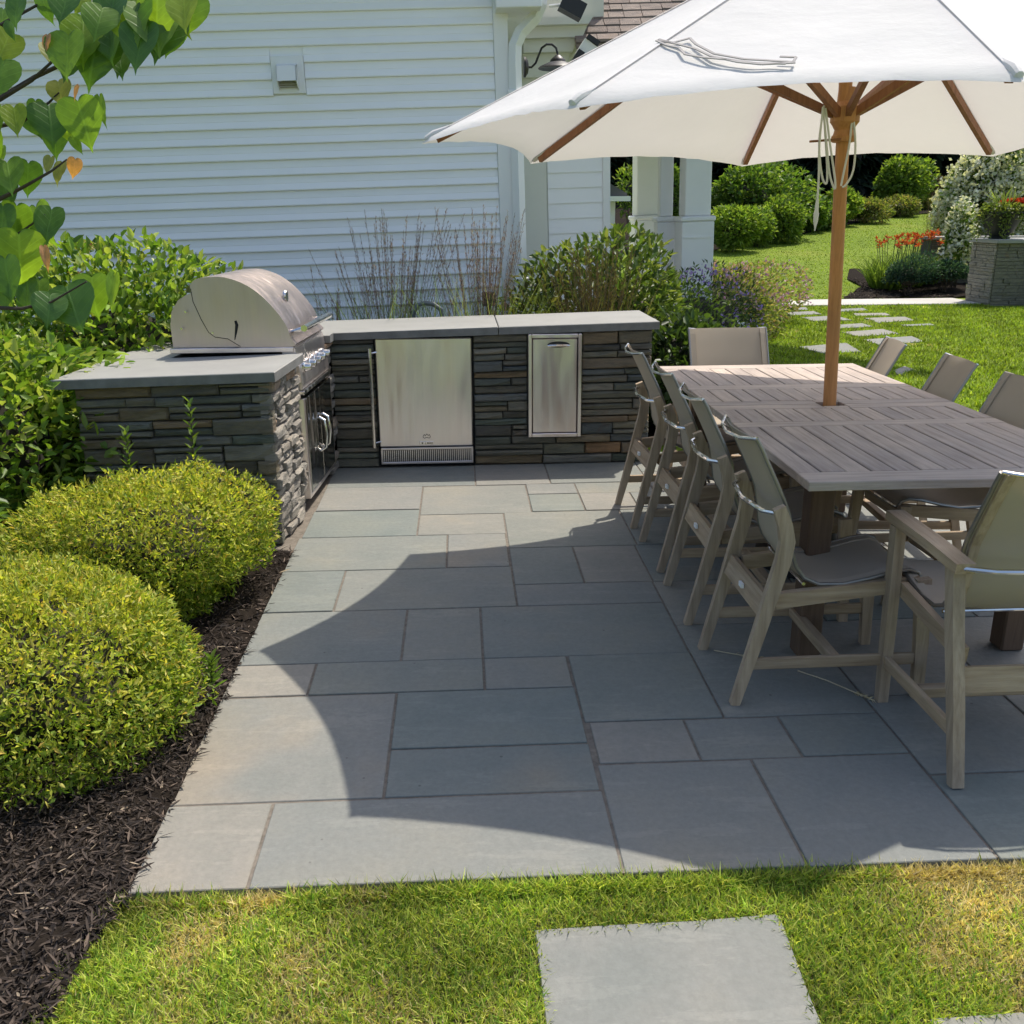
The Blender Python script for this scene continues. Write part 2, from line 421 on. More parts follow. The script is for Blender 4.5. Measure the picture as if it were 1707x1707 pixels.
def stems(name, base, tips, parent, r=.008, mat='bark', spread=.06):
    mb = MB()
    for t in tips:
        b = np.array(base) + np.array([random.uniform(-spread, spread), random.uniform(-spread, spread), 0])
        m = (b + np.array(t)) / 2 + np.array([random.uniform(-.05, .05), random.uniform(-.05, .05), .05])
        mb.tube([b, m, t], [r, r * .8, r * .4], 6)
    return mb.build(name, MAT[mat], parent, smooth=True)
# ================================================================== SETTING
def terrain(x, y):
    t = np.maximum(0, np.asarray(y, float) - 16.6)
    rise = .085 * (np.sqrt(t * t + 1.5) - math.sqrt(1.5))
    return -.024 + np.minimum(rise, 2.2)
def grid_mesh(xs, ys, zf):
    X, Y = np.meshgrid(xs, ys); V = np.stack([X, Y, zf(X, Y)], -1).reshape(-1, 3); n, m = len(ys), len(xs)
    i = (np.arange(n - 1)[:, None] * m + np.arange(m - 1)[None]).ravel()
    q = np.stack([i, i + 1, i + m + 1, i + m], 1)
    return V, q.ravel(), np.arange(len(q)) * 4
V, lo, st = grid_mesh(np.concatenate([np.linspace(-70, -6, 12), np.linspace(-5, 14, 60), np.linspace(16, 90, 18)]),
                      np.concatenate([np.linspace(-60, 0, 12), np.linspace(.5, 34, 90), np.linspace(36, 130, 18)]), terrain)
tag(link('lawn', raw_mesh('lawn', V, lo, st, smooth=True), MAT['lawn']), kind='structure')
def sheet(name, rows, mat, dz=.01, ncol=24, sub=10, amp=.0, seed=0):
    """ground sheet between a left and a right edge given row by row: (y, x_left, x_right)"""
    r = np.array(rows, float); g = np.random.default_rng(seed)
    ys = np.linspace(r[0, 0], r[-1, 0], (len(r) - 1) * sub + 1)
    xl = np.interp(ys, r[:, 0], r[:, 1]); xr = np.interp(ys, r[:, 0], r[:, 2])
    t = np.linspace(0, 1, ncol)
    X = xl[:, None] * (1 - t) + xr[:, None] * t; Y = np.repeat(ys[:, None], ncol, 1)
    Z = terrain(X, Y) + dz + amp * g.normal(size=X.shape)
    V = np.stack([X, Y, Z], -1).reshape(-1, 3); n, m = X.shape
    i = (np.arange(n - 1)[:, None] * m + np.arange(m - 1)[None]).ravel()
    q = np.stack([i, i + 1, i + m + 1, i + m], 1)
    return tag(link(name, raw_mesh(name, V, q.ravel(), np.arange(len(q)) * 4, smooth=True), mat), kind='structure')
LEFT_BED = [(.2, -5, -.92), (1.0, -5, -.90), (1.75, -5, -.856), (1.9, -5, -.822), (4.325, -5, -.822), (4.34, -5, -.99), (4.5, -5, -1.2), (6.45, -5, -1.2), (6.5, -5, 2.0), (7.95, -5, 2.6)]
sheet('mulch_bed', LEFT_BED, MAT['mulch'], .018, 60, 14, .006, 1)
MID_BED = [(7.9, .5, 2.3), (9.0, .6, 2.35), (10.3, .8, 2.5), (12.3, 1.0, 3.2), (13.6, 1.2, 4.1), (15.0, 2, 4.95), (16.7, 2.5, 5.4), (18, 3, 5.2), (20, 4, 5.2)]
sheet('mulch_bed', MID_BED, MAT['mulch'], .022, 24, 8, .008, 2)
LILY_BED = [(17.05, 6.9, 9.3), (17.8, 7.4, 9.6), (18.6, 7.9, 10), (19.6, 8.0, 10.5), (21, 8.6, 11)]
sheet('mulch_bed', LILY_BED, MAT['mulch'], .03, 20, 8, .01, 3)
def hit(px, py):
    lo_, hi_ = 3.0, 60.0
    for _ in range(50):
        m = (lo_ + hi_) / 2; p = at(px, py, Y=m)
        if p[2] > terrain(p[0], m): lo_ = m
        else: hi_ = m
    return at(px, py, Y=lo_)
EDGE = [hit(*q) for q in ((1160, 424), (1200, 416), (1270, 403), (1340, 391), (1400, 378), (1450, 369), (1500, 362), (1560, 355), (1600, 351.5))]
print([tuple(np.round(e, 2)) for e in EDGE])
tag(MB().add([(-.9, .85, -.0215), (3.3, .85, -.0215), (3.3, 1.915, -.0215), (-.87, 1.915, -.0215)], [(0, 1, 2, 3)]).build('lawn', plain('lawn_thatch', (.085, .085, .028), 1.0, var=.4, scale=30, bmp=.5)), kind='structure')
HEDGE_BED = [(e[1], 2, e[0]) for e in EDGE] + [(EDGE[-1][1] + 6, 2, 45)]
def hb_right(y): return np.interp(y, [h[0] for h in HEDGE_BED], [h[2] for h in HEDGE_BED])
sheet('mulch_bed', [(y, -8, xr) for (y, xl, xr) in HEDGE_BED], MAT['mulch'], .03, 30, 8, .01, 4)
tag(MB().box(5.5, 8.9, 15.95, 16.95, -.06, .0, .008).build('path', plain('path_stone', (.45, .43, .39), .75, var=.1, scale=1.5)), kind='structure')
# ---- patio: sand bed and every bluestone slab
patio = MB().box(-.826, 3.3, 1.92, 6.1, -.12, -.0045).box(-1.0, -.8265, 4.32, 5.9, -.12, -.008).build('patio', MAT['joint']); tag(patio, kind='structure')
xa, xb, xc, xd, xe, xf, xg, xh, xi = -.832, -.545, -.243, -.089, .055, .208, .363, .517, .83
SL = [(xa, xb, 1.915, 2.266), (xb, xg + .007, 1.915, 2.266), (xg + .007, xi, 1.912, 2.395), (xi, 1.315, 1.908, 2.395), (1.315, 2.08, 1.905, 2.28), (2.08, 2.7, 1.905, 2.395), (2.7, 3.3, 1.905, 2.6),
      (xa, xc, 2.266, 2.868), (xc, xg + .002, 2.266, 2.513), (xc, xg, 2.513, 2.868), (xg + .014, .682, 2.395, 2.632), (.682, .988, 2.395, 2.632), (.988, 1.315, 2.395, 2.632),
      (1.315, 1.78, 2.28, 2.74), (1.78, 2.08, 2.28, 2.74), (2.08, 2.7, 2.395, 2.74), (2.7, 3.3, 2.6, 3.2), (1.78, 2.7, 2.74, 3.34), (2.7, 3.3, 3.2, 3.8),
      (xa, xb, 2.868, 3.104), (xb, xe, 2.868, 3.104), (xe, xg - .003, 2.868, 3.104), (xg, .815, 2.632, 3.104), (.815, 1.315, 2.632, 3.34), (1.315, 1.78, 2.74, 3.34),
      (xa, xc, 3.104, 3.571), (xc, xe, 3.104, 3.571), (xe, .815, 3.104, 3.571), (.815, 1.42, 3.34, 3.8), (1.42, 2.03, 3.34, 3.8), (2.03, 2.7, 3.34, 3.8),
      (xa, xb, 3.571, 4.028), (xb, xf, 3.571, 4.028), (xf, .815, 3.571, 3.806), (xf, xh, 3.806, 4.275), (xh, .82, 3.806, 4.275), (.82, 1.28, 3.8, 4.275), (1.28, 2.03, 3.8, 4.275), (2.03, 2.6, 3.8, 4.275), (2.6, 3.3, 3.8, 4.275),
      (xa, xd, 4.028, 4.494), (xd, xf - .005, 4.028, 4.494), (xa + .012, xc, 4.494, 4.932), (xc, xf, 4.494, 4.828), (xf, .836, 4.275, 4.842), (.836, 1.45, 4.275, 4.842), (1.45, 2.2, 4.275, 4.842), (2.2, 2.7, 4.275, 4.842), (2.7, 3.3, 4.275, 4.842),
      (xc, xg, 4.828, 5.375), (xa + .018, xc, 4.932, 5.385), (xg, .655, 5.165, 5.375), (xg, .655, 4.842, 5.165), (.655, .95, 4.842, 5.165), (.655, 1.1, 5.165, 5.385), (.95, 1.6, 4.842, 5.165), (1.1, 1.75, 5.165, 5.6), (1.6, 2.2, 4.842, 5.165), (2.2, 3.3, 4.842, 5.6), (1.75, 2.2, 5.165, 5.6),
      (xa + .015, .068, 5.385, 5.846), (.068, .516, 5.375, 5.846), (.516, 1.1, 5.385, 5.842), (1.1, 1.9, 5.6, 6.1), (1.9, 2.6, 5.6, 6.1), (2.6, 3.3, 5.6, 6.1)]
for (x0, x1, y0, y1) in SL:
    g = .0042; dz = random.uniform(-.0018, .0018); t0, t1 = random.uniform(-.0012, .0012), random.uniform(-.0012, .0012)
    cx, cy = (x0 + x1) / 2, (y0 + y1) / 2
    o = MB().box(x0 + g, x1 - g, y0 + g, y1 - g, -.04, dz, .0022, T=lambda x, y, z: (x, y, z + (t0 * (x - cx) + t1 * (y - cy)) * 2)).build('paving_slab', MAT['slab'], patio)
# ---- stepping stones
STEP = []
def step(quad, z, label, grp, th=.05):
    c = np.mean(quad, 0); t = [(c[0] + (p[0] - c[0]), c[1] + (p[1] - c[1])) for p in quad]
    n = []
    for i in range(4):
        a, b = np.array(t[i]), np.array(t[(i + 1) % 4])
        for k in (0.004, .33, .66, .996):
            p = a * (1 - k) + b * k; n.append(tuple(p + np.array([random.uniform(-.004, .004), random.uniform(-.004, .004)])))
    STEP.append(np.array(t))
    mb = MB(); m = len(n); V = [(p[0], p[1], z - th) for p in n] + [(p[0], p[1], z - .004) for p in n] + [(c[0] + (p[0] - c[0]) * .992, c[1] + (p[1] - c[1]) * .992, z) for p in n]
    F = [tuple(range(2 * m, 3 * m))] + [(i, (i + 1) % m, m + (i + 1) % m, m + i) for i in range(m)] + [(m + i, m + (i + 1) % m, 2 * m + (i + 1) % m, 2 * m + i) for i in range(m)]
    mb.add(V, F); o = mb.build('stepping_stone', MAT['slab']); return tag(o, label, 'paving stone', grp)
step([(.14, 1.05), (.135, 1.75), (.708, 1.765), (.68, 1.05)], -.012, 'large grey stepping stone in the foreground grass below the patio edge', 'stepping stones in the near lawn')
step([(.93, .8), (.92, 1.458), (1.6, 1.476), (1.62, .8)], -.014, 'grey stepping stone cut by the bottom right corner of the picture', 'stepping stones in the near lawn')
FS = [([(800, 915), (990, 899), (1052, 935), (890, 941)], 'stepping stone in the lawn just left of the umbrella pole'),
      ([(1060, 886), (1255, 872), (1305, 893), (1130, 909)], 'stepping stone in the lawn right of the pole, second nearest to the table'),
      ([(975, 856), (1140, 843), (1205, 862), (1040, 873)], 'long stepping stone right of the umbrella pole, third from the table'),
      ([(955, 826), (1055, 820), (1100, 833), (965, 841)], 'small stepping stone touching the right side of the umbrella pole'),
      ([(1065, 799), (1230, 793), (1265, 808), (1120, 818)], 'stepping stone right of the pole in the middle of the winding path'),
      ([(1210, 826), (1330, 821), (1350, 828), (1225, 832)], 'narrow stepping stone at the far right of the winding path'),
      ([(810, 796), (950, 789), (1015, 807), (860, 811)], 'stepping stone left of the pole beside the pink flowers'),
      ([(745, 776), (860, 771), (895, 783), (770, 788)], 'stepping stone tucked against the pink flowering mound'),
      ([(742, 759), (830, 755), (838, 766), (745, 768)], 'stepping stone nearest the flat walkway, at the flower mound'),
      ([(962, 763), (1060, 758), (1080, 768), (970, 773)], 'stepping stone behind the pole, next to the flat walkway'),
      ([(1020, 780), (1150, 778), (1170, 788), (1030, 790)], 'thin stepping stone between the walkway and the middle of the path'),
      ([(1180, 1012), (1225, 993), (1262, 1006), (1205, 1030)], 'stepping stone seen between two grey chair backs')]
for q, lab in FS:
    step([tuple(at(1000 + a / 2.4144, 200 + b / 2.4144, Z=-.02)[:2]) for a, b in q], -.012, lab, 'stepping stones winding across the lawn')
def in_quads(X, Y, grow=0.0):
    m = np.zeros(len(X), bool)
    for q in STEP:
        c = q.mean(0); s = np.ones(len(X), bool); a2 = 0
        for i in range(4): a2 += q[i][0] * q[(i + 1) % 4][1] - q[(i + 1) % 4][0] * q[i][1]
        for i in range(4):
            a, b = q[i], q[(i + 1) % 4]; e = b - a; cr = (e[0] * (Y - a[1]) - e[1] * (X - a[0])) / np.hypot(*e)
            s &= (cr * np.sign(a2)) > -grow
        m |= s
    return m
def bed_mask(X, Y, rows, sh=0):
    r = np.array(rows, float); xl = np.interp(Y, r[:, 0], r[:, 1]); xr = np.interp(Y, r[:, 0], r[:, 2])
    return (Y >= r[0, 0]) & (Y <= r[-1, 0]) & (X > xl) & (X < xr + sh)
# ---- grass (uncountable)
def vnoise(X, Y, s, seed):
    g = np.random.default_rng(seed); out = 0
    for k in range(7):
        a = g.uniform(0, 6.28); f = s * g.uniform(.5, 2.2); out = out + np.sin((X * math.cos(a) + Y * math.sin(a)) * f + g.uniform(0, 6.28))
    return out / 7 ** .5
def grass(name, n, x0, x1, y0, y1, L, W, label, cols_g, straw, power=1.0, lean=.55, ground=0):
    X = rng.uniform(x0, x1, n); Y = y0 + (y1 - y0) * rng.random(n) ** power
    edge = rng.normal(size=n) * .006
    k = ~((X > -.835 + edge) & (X < 3.305) & (Y > 1.9 + edge) & (Y < 6.12)) & ~in_quads(X, Y, -.006 + 0 * X)
    k &= ~bed_mask(X, Y, LEFT_BED, -.02 + .02 * np.sin(Y * 40)) & ~bed_mask(X, Y, MID_BED, .03) & ~bed_mask(X, Y, LILY_BED) & ~((X > 5.5) & (X < 8.9) & (Y > 15.95) & (Y < 16.95))
    k &= ~((X > 8.86) & (Y > 15.4) & (Y < 17.5))
    X, Y = X[k], Y[k]; n = len(X)
    p1 = vnoise(X, Y, 5, 3) + .6 * vnoise(X, Y, 14, 4); dry = p1 + rng.normal(size=n) * .55 > straw
    c = palette(n, cols_g, .3); c[dry] = palette(int(dry.sum()), [(.60, .49, .24), (.54, .46, .20), (.68, .58, .34), (.46, .38, .17)], .18)
    tint = 1 + .22 * vnoise(X, Y, 9, 8)[:, None]; c = c * np.clip(tint, .6, 1.5)
    D = np.stack([rng.normal(size=n) * lean, rng.normal(size=n) * lean, np.ones(n)], 1)
    Ls = L * rng.uniform(.5, 1.25, n) * (1 - .25 * dry)
    o = blades(name, np.stack([X, Y, terrain(X, Y) - .004], 1), D, Ls, W * rng.uniform(.6, 1.3, n), c, MAT['blade'], None, bend=.45)
    return tag(o, label, 'grass', kind='stuff')
G1 = [(.28, .40, .055), (.38, .48, .075), (.47, .52, .10), (.55, .55, .15), (.15, .28, .04)]
grass('lawn_grass', 255000, -.95, 2.6, .85, 1.93, .034, .0038, 'patchy yellow-green mown grass in front of the patio', G1, 1.0)
grass('lawn_grass', 16000, -.86, 2.6, 1.875, 1.913, .048, .0042, 'longer grass blades along the front patio edge', G1, .72)
G2 = [(.18, .27, .025), (.22, .30, .032), (.27, .34, .045), (.15, .23, .022)]
grass('lawn_grass', 150000, 2.3, 10.5, 6.0, 16.6, .05, .012, 'bright green lawn between the table and the flat walkway', G2, 2.4, 1.25)
grass('lawn_grass', 26000, 3.28, 5.5, 2.8, 6.4, .05, .009, 'green lawn strip beside the right edge of the patio', G2, 2.0)
grass('lawn_grass', 110000, 4.5, 24, 16.9, 37, .032, .02, 'sunlit lawn rising to the shrub border', G2, 2.8, 1.2, .5)
# ---- bark mulch chips (uncountable)
def chips(name, n, x0, x1, y0, y1, rows, label, s=1.0, dz=.02):
    X = rng.uniform(x0, x1, n); Y = rng.uniform(y0, y1, n); k = bed_mask(X, Y, rows, .004); X, Y = X[k], Y[k]; n = len(X)
    a = rng.uniform(0, 6.28, n); D = np.stack([np.cos(a), np.sin(a), rng.normal(size=n) * .35], 1)
    N = nrm(np.stack([rng.normal(size=n) * .5, rng.normal(size=n) * .5, np.ones(n)], 1))
    c = palette(n, [(.030, .024, .020), (.055, .043, .035), (.085, .066, .054), (.018, .015, .014), (.14, .105, .08), (.30, .24, .17)], .25, [.3, .28, .2, .14, .06, .02])
    o = leaves(name, np.stack([X, Y, terrain(X, Y) + dz + rng.uniform(-.004, .016, n)], 1), D, N, s * rng.uniform(.010, .048, n), s * rng.uniform(.002, .0075, n), c, MAT['chip'], None, .15, .0, True)
    return tag(o, label, 'mulch', kind='stuff')
chips('mulch_chips', 56000, -2.6, -.80, 1.0, 3.3, LEFT_BED, 'dark shredded bark mulch in the bed left of the patio')
chips('mulch_chips', 7000, -2.9, -.80, 3.3, 4.5, LEFT_BED, 'dark bark mulch under the clipped globe shrubs', 1.3)
chips('mulch_chips', 3500, 1.5, 4.8, 9, 15, MID_BED, 'dark bark mulch at the foot of the flowering mounds', 2.0)
chips('mulch_chips', 5000, 6.8, 9, 17, 19.5, LILY_BED, 'black bark mulch under the orange daylilies', 2.4)
# ================================================================== OUTDOOR KITCHEN
def KT(x, y, z): return (x, y, z * (1 + .025 * (x - .23)))
def LT(x, y, z): return KT(x + .065 * (y - 4.4), y, z)
kit = thing('stone_kitchen_counter', 'L-shaped outdoor kitchen counter of dark stacked stone under pale bluestone tops', 'counter', (0, 5.85, 0))
mb = MB(); mb.box(-1.79, -.93, 4.44, 6.45, 0, .83, T=LT); mb.build('core', MAT['core'], kit)
mb = MB(); mb.box(-.80, 1.18, 5.89, 6.45, 0, .83, T=KT); mb.build('core', MAT['core'], kit)
def slabtop(poly, T, name='countertop'):
    mb = MB(); n = len(poly); b = .004; c = np.mean(poly, 0)
    def ins(p, k): d = np.array(p) - c; return tuple(np.array(p) - d / np.linalg.norm(d) * k)
    rings = [[(*p, .828) for p in poly], [(*p, .871) for p in poly], [(*ins(p, .005), .875) for p in poly]]
    V = sum(rings, []); F = [tuple(range(n))[::-1], tuple(range(2 * n, 3 * n))]
    for r in (0, 1):
        for i in range(n): F.append((r * n + i, r * n + (i + 1) % n, (r + 1) * n + (i + 1) % n, (r + 1) * n + i))
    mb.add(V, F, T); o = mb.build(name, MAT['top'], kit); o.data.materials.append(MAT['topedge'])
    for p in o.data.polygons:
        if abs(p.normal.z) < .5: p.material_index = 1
    return o
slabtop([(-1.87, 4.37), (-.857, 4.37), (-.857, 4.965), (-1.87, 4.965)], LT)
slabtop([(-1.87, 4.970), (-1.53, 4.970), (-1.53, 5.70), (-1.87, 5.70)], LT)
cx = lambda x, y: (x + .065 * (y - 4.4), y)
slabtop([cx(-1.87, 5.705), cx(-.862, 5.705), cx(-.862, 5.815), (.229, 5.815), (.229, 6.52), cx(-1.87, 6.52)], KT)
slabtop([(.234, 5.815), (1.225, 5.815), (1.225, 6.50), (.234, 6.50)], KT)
NST = 0
def stones(O, eu, en, u0, u1, v0, v1, hmin, hmax, wmin, wmax, mat, T, holes=(), rough=.012, proud=(.0, .022), seed=1, split=False):
    global NST
    g = random.Random(seed); O, eu, en = np.array(O), np.array(eu), np.array(en); ez = np.array([0, 0, 1.0])
    z = v0
    while z < v1 - .012:
        h = min(g.uniform(hmin, hmax), v1 - z)
        if v1 - (z + h) < hmin * .6: h = v1 - z
        spans = [(u0, u1)]
        for (a, b, c, d) in holes:
            if z + h * .5 > c and z + h * .5 < d:
                ns = []
                for (s, e) in spans:
                    if b <= s or a >= e: ns.append((s, e)); continue
                    if a > s: ns.append((s, a))
                    if b < e: ns.append((b, e))
                spans = ns
        for (s, e) in spans:
            u = s
            while u < e - .004:
                w = g.uniform(wmin, wmax)
                if e - (u + w) < wmin * .6: w = e - u
                w = min(w, e - u)
                if h > .055 and not split and g.random() < .45: todo = [(z, h * g.uniform(.38, .62))]; todo.append((z + todo[0][1], h - todo[0][1]))
                else: todo = [(z, h)]
                z_s, h_s = z, h
                for (z, h) in todo:
                    p = g.uniform(*proud); j = lambda k=rough: g.uniform(-k, k)
                    gp = .002
                    lo_l, lo_r, hi_l, hi_r = z + gp + g.uniform(0, .004), z + gp + g.uniform(0, .004), z + h - gp - g.uniform(0, .004), z + h - gp - g.uniform(0, .004)
                    ul, ur = u + gp + g.uniform(0, .003), u + w - gp - g.uniform(0, .003)
                    def P(uu, vv, dd): return tuple(O + eu * uu + ez * vv + en * dd)
                    um, vm = (ul + ur) / 2 + j(.02), (z + h / 2)
                    c = min(.009, h * .2)
                    ring0 = [P(ul, lo_l, -.05), P(ur, lo_r, -.05), P(ur, hi_r, -.05), P(ul, hi_l, -.05)]
                    ring1 = [P(ul, lo_l, p - .010), P(um, lo_l + j(.003), p - .008), P(ur, lo_r, p - .010), P(ur, hi_r, p - .010), P(um, hi_l + j(.003), p - .008), P(ul, hi_l, p - .010)]
                    ring2 = [P(ul + c, lo_l + c, p + j(.008)), P(um, lo_l + c, p + j(.009)), P(ur - c, lo_r + c, p + j(.008)), P(ur - c, hi_r - c, p + j(.008)), P(um, hi_r - c, p + j(.009)), P(ul + c, hi_l - c, p + j(.008))]
                    V = ring0 + ring1 + ring2
                    F = [(0, 1, 6, 5, 4) if False else (0, 4, 5, 6, 1), (1, 6, 7, 2), (2, 7, 8, 9, 3), (3, 9, 4, 0)]
                    for i in range(6): F.append((4 + i, 4 + (i + 1) % 6, 10 + (i + 1) % 6, 10 + i))
                    F += [(10, 11, 14, 15), (11, 12, 13, 14)]
                    MB().add(V, F, T).build('stone', MAT[mat], kit); NST += 1
                z, h = z_s, h_s
                u += w
        z += h
fx0, fx1 = -.535, .075
stones((0, 5.85, 0), (1, 0, 0), (0, -1, 0), -.80, 1.19, .0, .826, .034, .075, .16, .46, 'stone', KT, [(fx0, fx1, -1, .83), (.41, .75, .178, .835)], seed=5)
stones((-1.79, 4.41, 0), (1, 0, 0), (0, -1, 0), 0, .90, .0, .826, .045, .088, .13, .36, 'stone', LT, seed=8)
stones((-.895, 4.40, 0), (0, 1, 0), (1, 0, 0), 0, .565, .0, .826, .04, .064, .10, .20, 'stone_end', LT, rough=.02, proud=(-.008, .022), seed=9, split=True)
stones((-.895, 4.40, 0), (0, 1, 0), (1, 0, 0), 1.27, 1.455, .0, .826, .045, .07, .09, .19, 'stone_end', LT, rough=.02, proud=(-.008, .022), seed=10, split=True)
# ---- fridge
fr = thing('outdoor_fridge', 'stainless steel under-counter fridge with vertical bar handle and louvred base', 'fridge', (-.23, 5.85, 0))
mb = MB(); mb.box(-.53, .072, 5.86, 6.3, .0, .822); mb.build('cabinet', MAT['dark'], fr)
mb = MB(); mb.box(-.525, .062, 5.822, 5.858, .135, .812, .006); door = mb.build('door', MAT['steel'], fr)
mb = MB(); mb.tube([(-.555, 5.785, .14), (-.555, 5.785, .76)], .011, 10)
for zz in (.17, .73): mb.tube([(-.555, 5.785, zz), (-.515, 5.83, zz)], .007, 8)
mb.build('handle', MAT['chrome'], fr, smooth=True)
mb = MB()
mb.box(-.52, .062, 5.828, 5.845, .02, .034, .002); mb.box(-.52, .062, 5.828, 5.845, .112, .126, .002); mb.box(-.52, -.508, 5.828, 5.845, .034, .112); mb.box(.050, .062, 5.828, 5.845, .034, .112)
grl = mb.build('base_grille', MAT['steel'], fr)
for i in range(44):
    x = -.503 + i * .01262
    o = MB().box(x, x + .0062, 5.830, 5.843, .036, .110).build('slat', MAT['steel'], grl)
mb = MB(); mb.box(-.275, -.185, 5.817, 5.8215, .148, .166, .001); bd = mb.build('badge', MAT['chrome'], fr)
tag(bd, 'small rectangular maker plate low on the fridge door')
mb = MB()
for i, (a, w) in enumerate(((-.262, .010), (-.240, .004), (-.228, .012), (-.213, .009), (-.200, .007))): mb.box(a, a + w, 5.8152, 5.8168, .153, .161)
mb.build('lettering', MAT['black'], bd)
mb = MB()
E0 = [(-.252, .196), (-.244, .212), (-.236, .203), (-.228, .216), (-.219, .204), (-.211, .211), (-.205, .196), (-.212, .188), (-.229, .192), (-.245, .187)]
for i in range(len(E0)): a, b = E0[i], E0[(i + 1) % len(E0)]; mb.tube([(a[0], 5.8205, a[1]), (b[0], 5.8205, b[1])], .0017, 5)
mb.build('emblem', MAT['dark'], fr)
# ---- trash / access panel
ap = thing('access_panel', 'narrow stainless steel access door with recessed handle in the stone counter', 'access door', (.58, 5.85, .18))
mb = MB()
mb.box(.413, .435, 5.808, 5.86, .182, .828, .003); mb.box(.723, .745, 5.808, 5.86, .182, .828, .003); mb.box(.436, .722, 5.808, 5.86, .182, .206, .003); mb.box(.436, .722, 5.808, 5.86, .804, .828, .003)
mb.build('frame', MAT['steel'], ap)
MB().box(.4405, .7175, 5.815, 5.85, .2105, .7995, .004).build('door', MAT['steel'], ap)
mb = MB(); mb.lathe([(.001, 0), (.05, .001), (.055, .004)], (0, 0, 0), 20); 
mb2 = MB().add([(.60 + p[0] * 1.25, 5.8145 - p[2] * .6, .764 + p[1] * .34) for p in mb.v], mb.f); mb2.build('handle_recess', MAT['black'], ap)
MB().tube([(.535, 5.812, .757), (.56, 5.800, .760), (.60, 5.797, .762), (.64, 5.800, .760), (.665, 5.812, .757)], .007, 8).build('handle', MAT['chrome'], ap, smooth=True)
# ---- grill
GY0, GY1 = 4.975, 5.69
gr = thing('built_in_grill', 'stainless steel built-in gas grill with rounded hood on the left counter', 'grill', (-1.18, 5.0, .85))
gz = lambda x, y, z: (x + .065 * (y - GY0), y, z)
prof = [(-1.375, .872), (-1.44, 1.0), (-1.40, 1.12), (-1.362, 1.222), (-1.30, 1.232), (-1.183, 1.236), (-1.10, 1.205), (-1.026, 1.155), (-.96, 1.085), (-.902, 1.0), (-.878, .93), (-.872, .872)]
lid = [(-1.40, .94), (-1.375, 1.05), (-1.37, 1.15), (-1.352, 1.216), (-1.32, 1.232), (-1.25, 1.24), (-1.183, 1.236), (-1.10, 1.208), (-1.026, 1.158), (-.96, 1.088), (-.902, 1.003), (-.880, .93), (-.874, .878)]
lid_poly = [(-1.365, 1.20), (-1.33, 1.232), (-1.25, 1.241), (-1.183, 1.237), (-1.10, 1.208), (-1.026, 1.158), (-.96, 1.088), (-.902, 1.003), (-.880, .93), (-.874, .885), (-1.14, .885), (-1.20, .928), (-1.27, .94), (-1.30, .965), (-1.33, 1.03), (-1.362, 1.12)]
def smooth_poly(pts, i0, i1, m=5):
    P = [Vector(p) for p in pts]; out = list(pts[:i0])
    for i in range(i0, i1):
        p0, p1, p2, p3 = P[max(i - 1, 0)], P[i], P[i + 1], P[min(i + 2, len(P) - 1)]
        for t in [k / m for k in range(m)]:
            q = .5 * ((2 * p1) + (p2 - p0) * t + (2 * p0 - 5 * p1 + 4 * p2 - p3) * t * t + (3 * p1 - p0 - 3 * p2 + p3) * t ** 3); out.append((q.x, q.y))
    return out + list(pts[i1:])
MB().prism(smooth_poly(lid_poly, 0, 9), 'y', GY0, GY1, T=gz).build('hood', MAT['steel_h'], gr, smooth=True)
sm = [(-1.362, 1.185), (-1.357, 1.12), (-1.325, 1.03), (-1.295, .965), (-1.265, .94), (-1.20, .93), (-1.14, .89)]
MB().strip(sm, [.0032] * 7, 'y', GY0 - .0012, GY0 + .004, T=gz).build('seam', MAT['dark'], gr)
rear = [(-1.49, .885), (-1.492, 1.0), (-1.478, 1.07), (-1.44, 1.125), (-1.40, 1.15), (-1.362, 1.165), (-1.30, 1.10), (-1.25, 1.0), (-1.15, .95), (-.95, .885)]
MB().prism(rear, 'y', GY0 + .022, GY1 - .022, T=gz).build('rear_housing', MAT['steel_h'], gr)
MB().box(-1.50, -.868, GY0 - .004, GY1 + .004, .857, .883, .003, T=gz).build('base_flange', MAT['steel'], gr)
mb = MB(); mb.strip([(-1.165, .925), (-1.155, .965), (-1.148, 1.0), (-1.153, 1.022)], [.004, .012, .016, .012], 'y', GY0 - .002, GY0 + .002, T=gz); mb.build('hinge_slot', MAT['dark'], gr)
mb = MB(); 
for (px, pz) in ((-1.40, 1.07), (-1.43, .985), (-1.275, .962)): mb.tube([gz(px, GY0 - .004, pz), gz(px, GY0 + .008, pz)], .006, 8)
mb.build('rivet', MAT['chrome'], gr)
mb = MB(); mb.tube([gz(-.815, GY0 + .03, .975), gz(-.812, GY1 - .03, .975)], .017, 12)
for yy in (GY0 + .05, GY1 - .05): mb.tube([gz(-.812, yy, .975), gz(-.895, yy, .955)], .011, 8)
mb.build('handle', MAT['chrome'], gr, smooth=True)
mb = MB(); mb.lathe([(.03, 0), (.034, .008), (.03, .016)], (0, 0, 0), 18)
MB().add([gz(-1.0 + p[2] + .025, GY0 + .32 + p[0], 1.115 + p[1]) for p in mb.v], mb.f).build('thermometer', MAT['chrome'], gr, smooth=True)
mb = MB(); mb.prism([(-.93, .665), (-.845, .655), (-.838, .68), (-.862, .875), (-.93, .875)], 'y', GY0 + .004, GY1 - .004, T=gz); cp = mb.build('control_panel', MAT['steel'], gr)
MB().box(-.90, -.828, GY0 - .003, GY1 + .003, .63, .652, .004, T=gz).build('drip_rail', MAT['chrome'], gr)
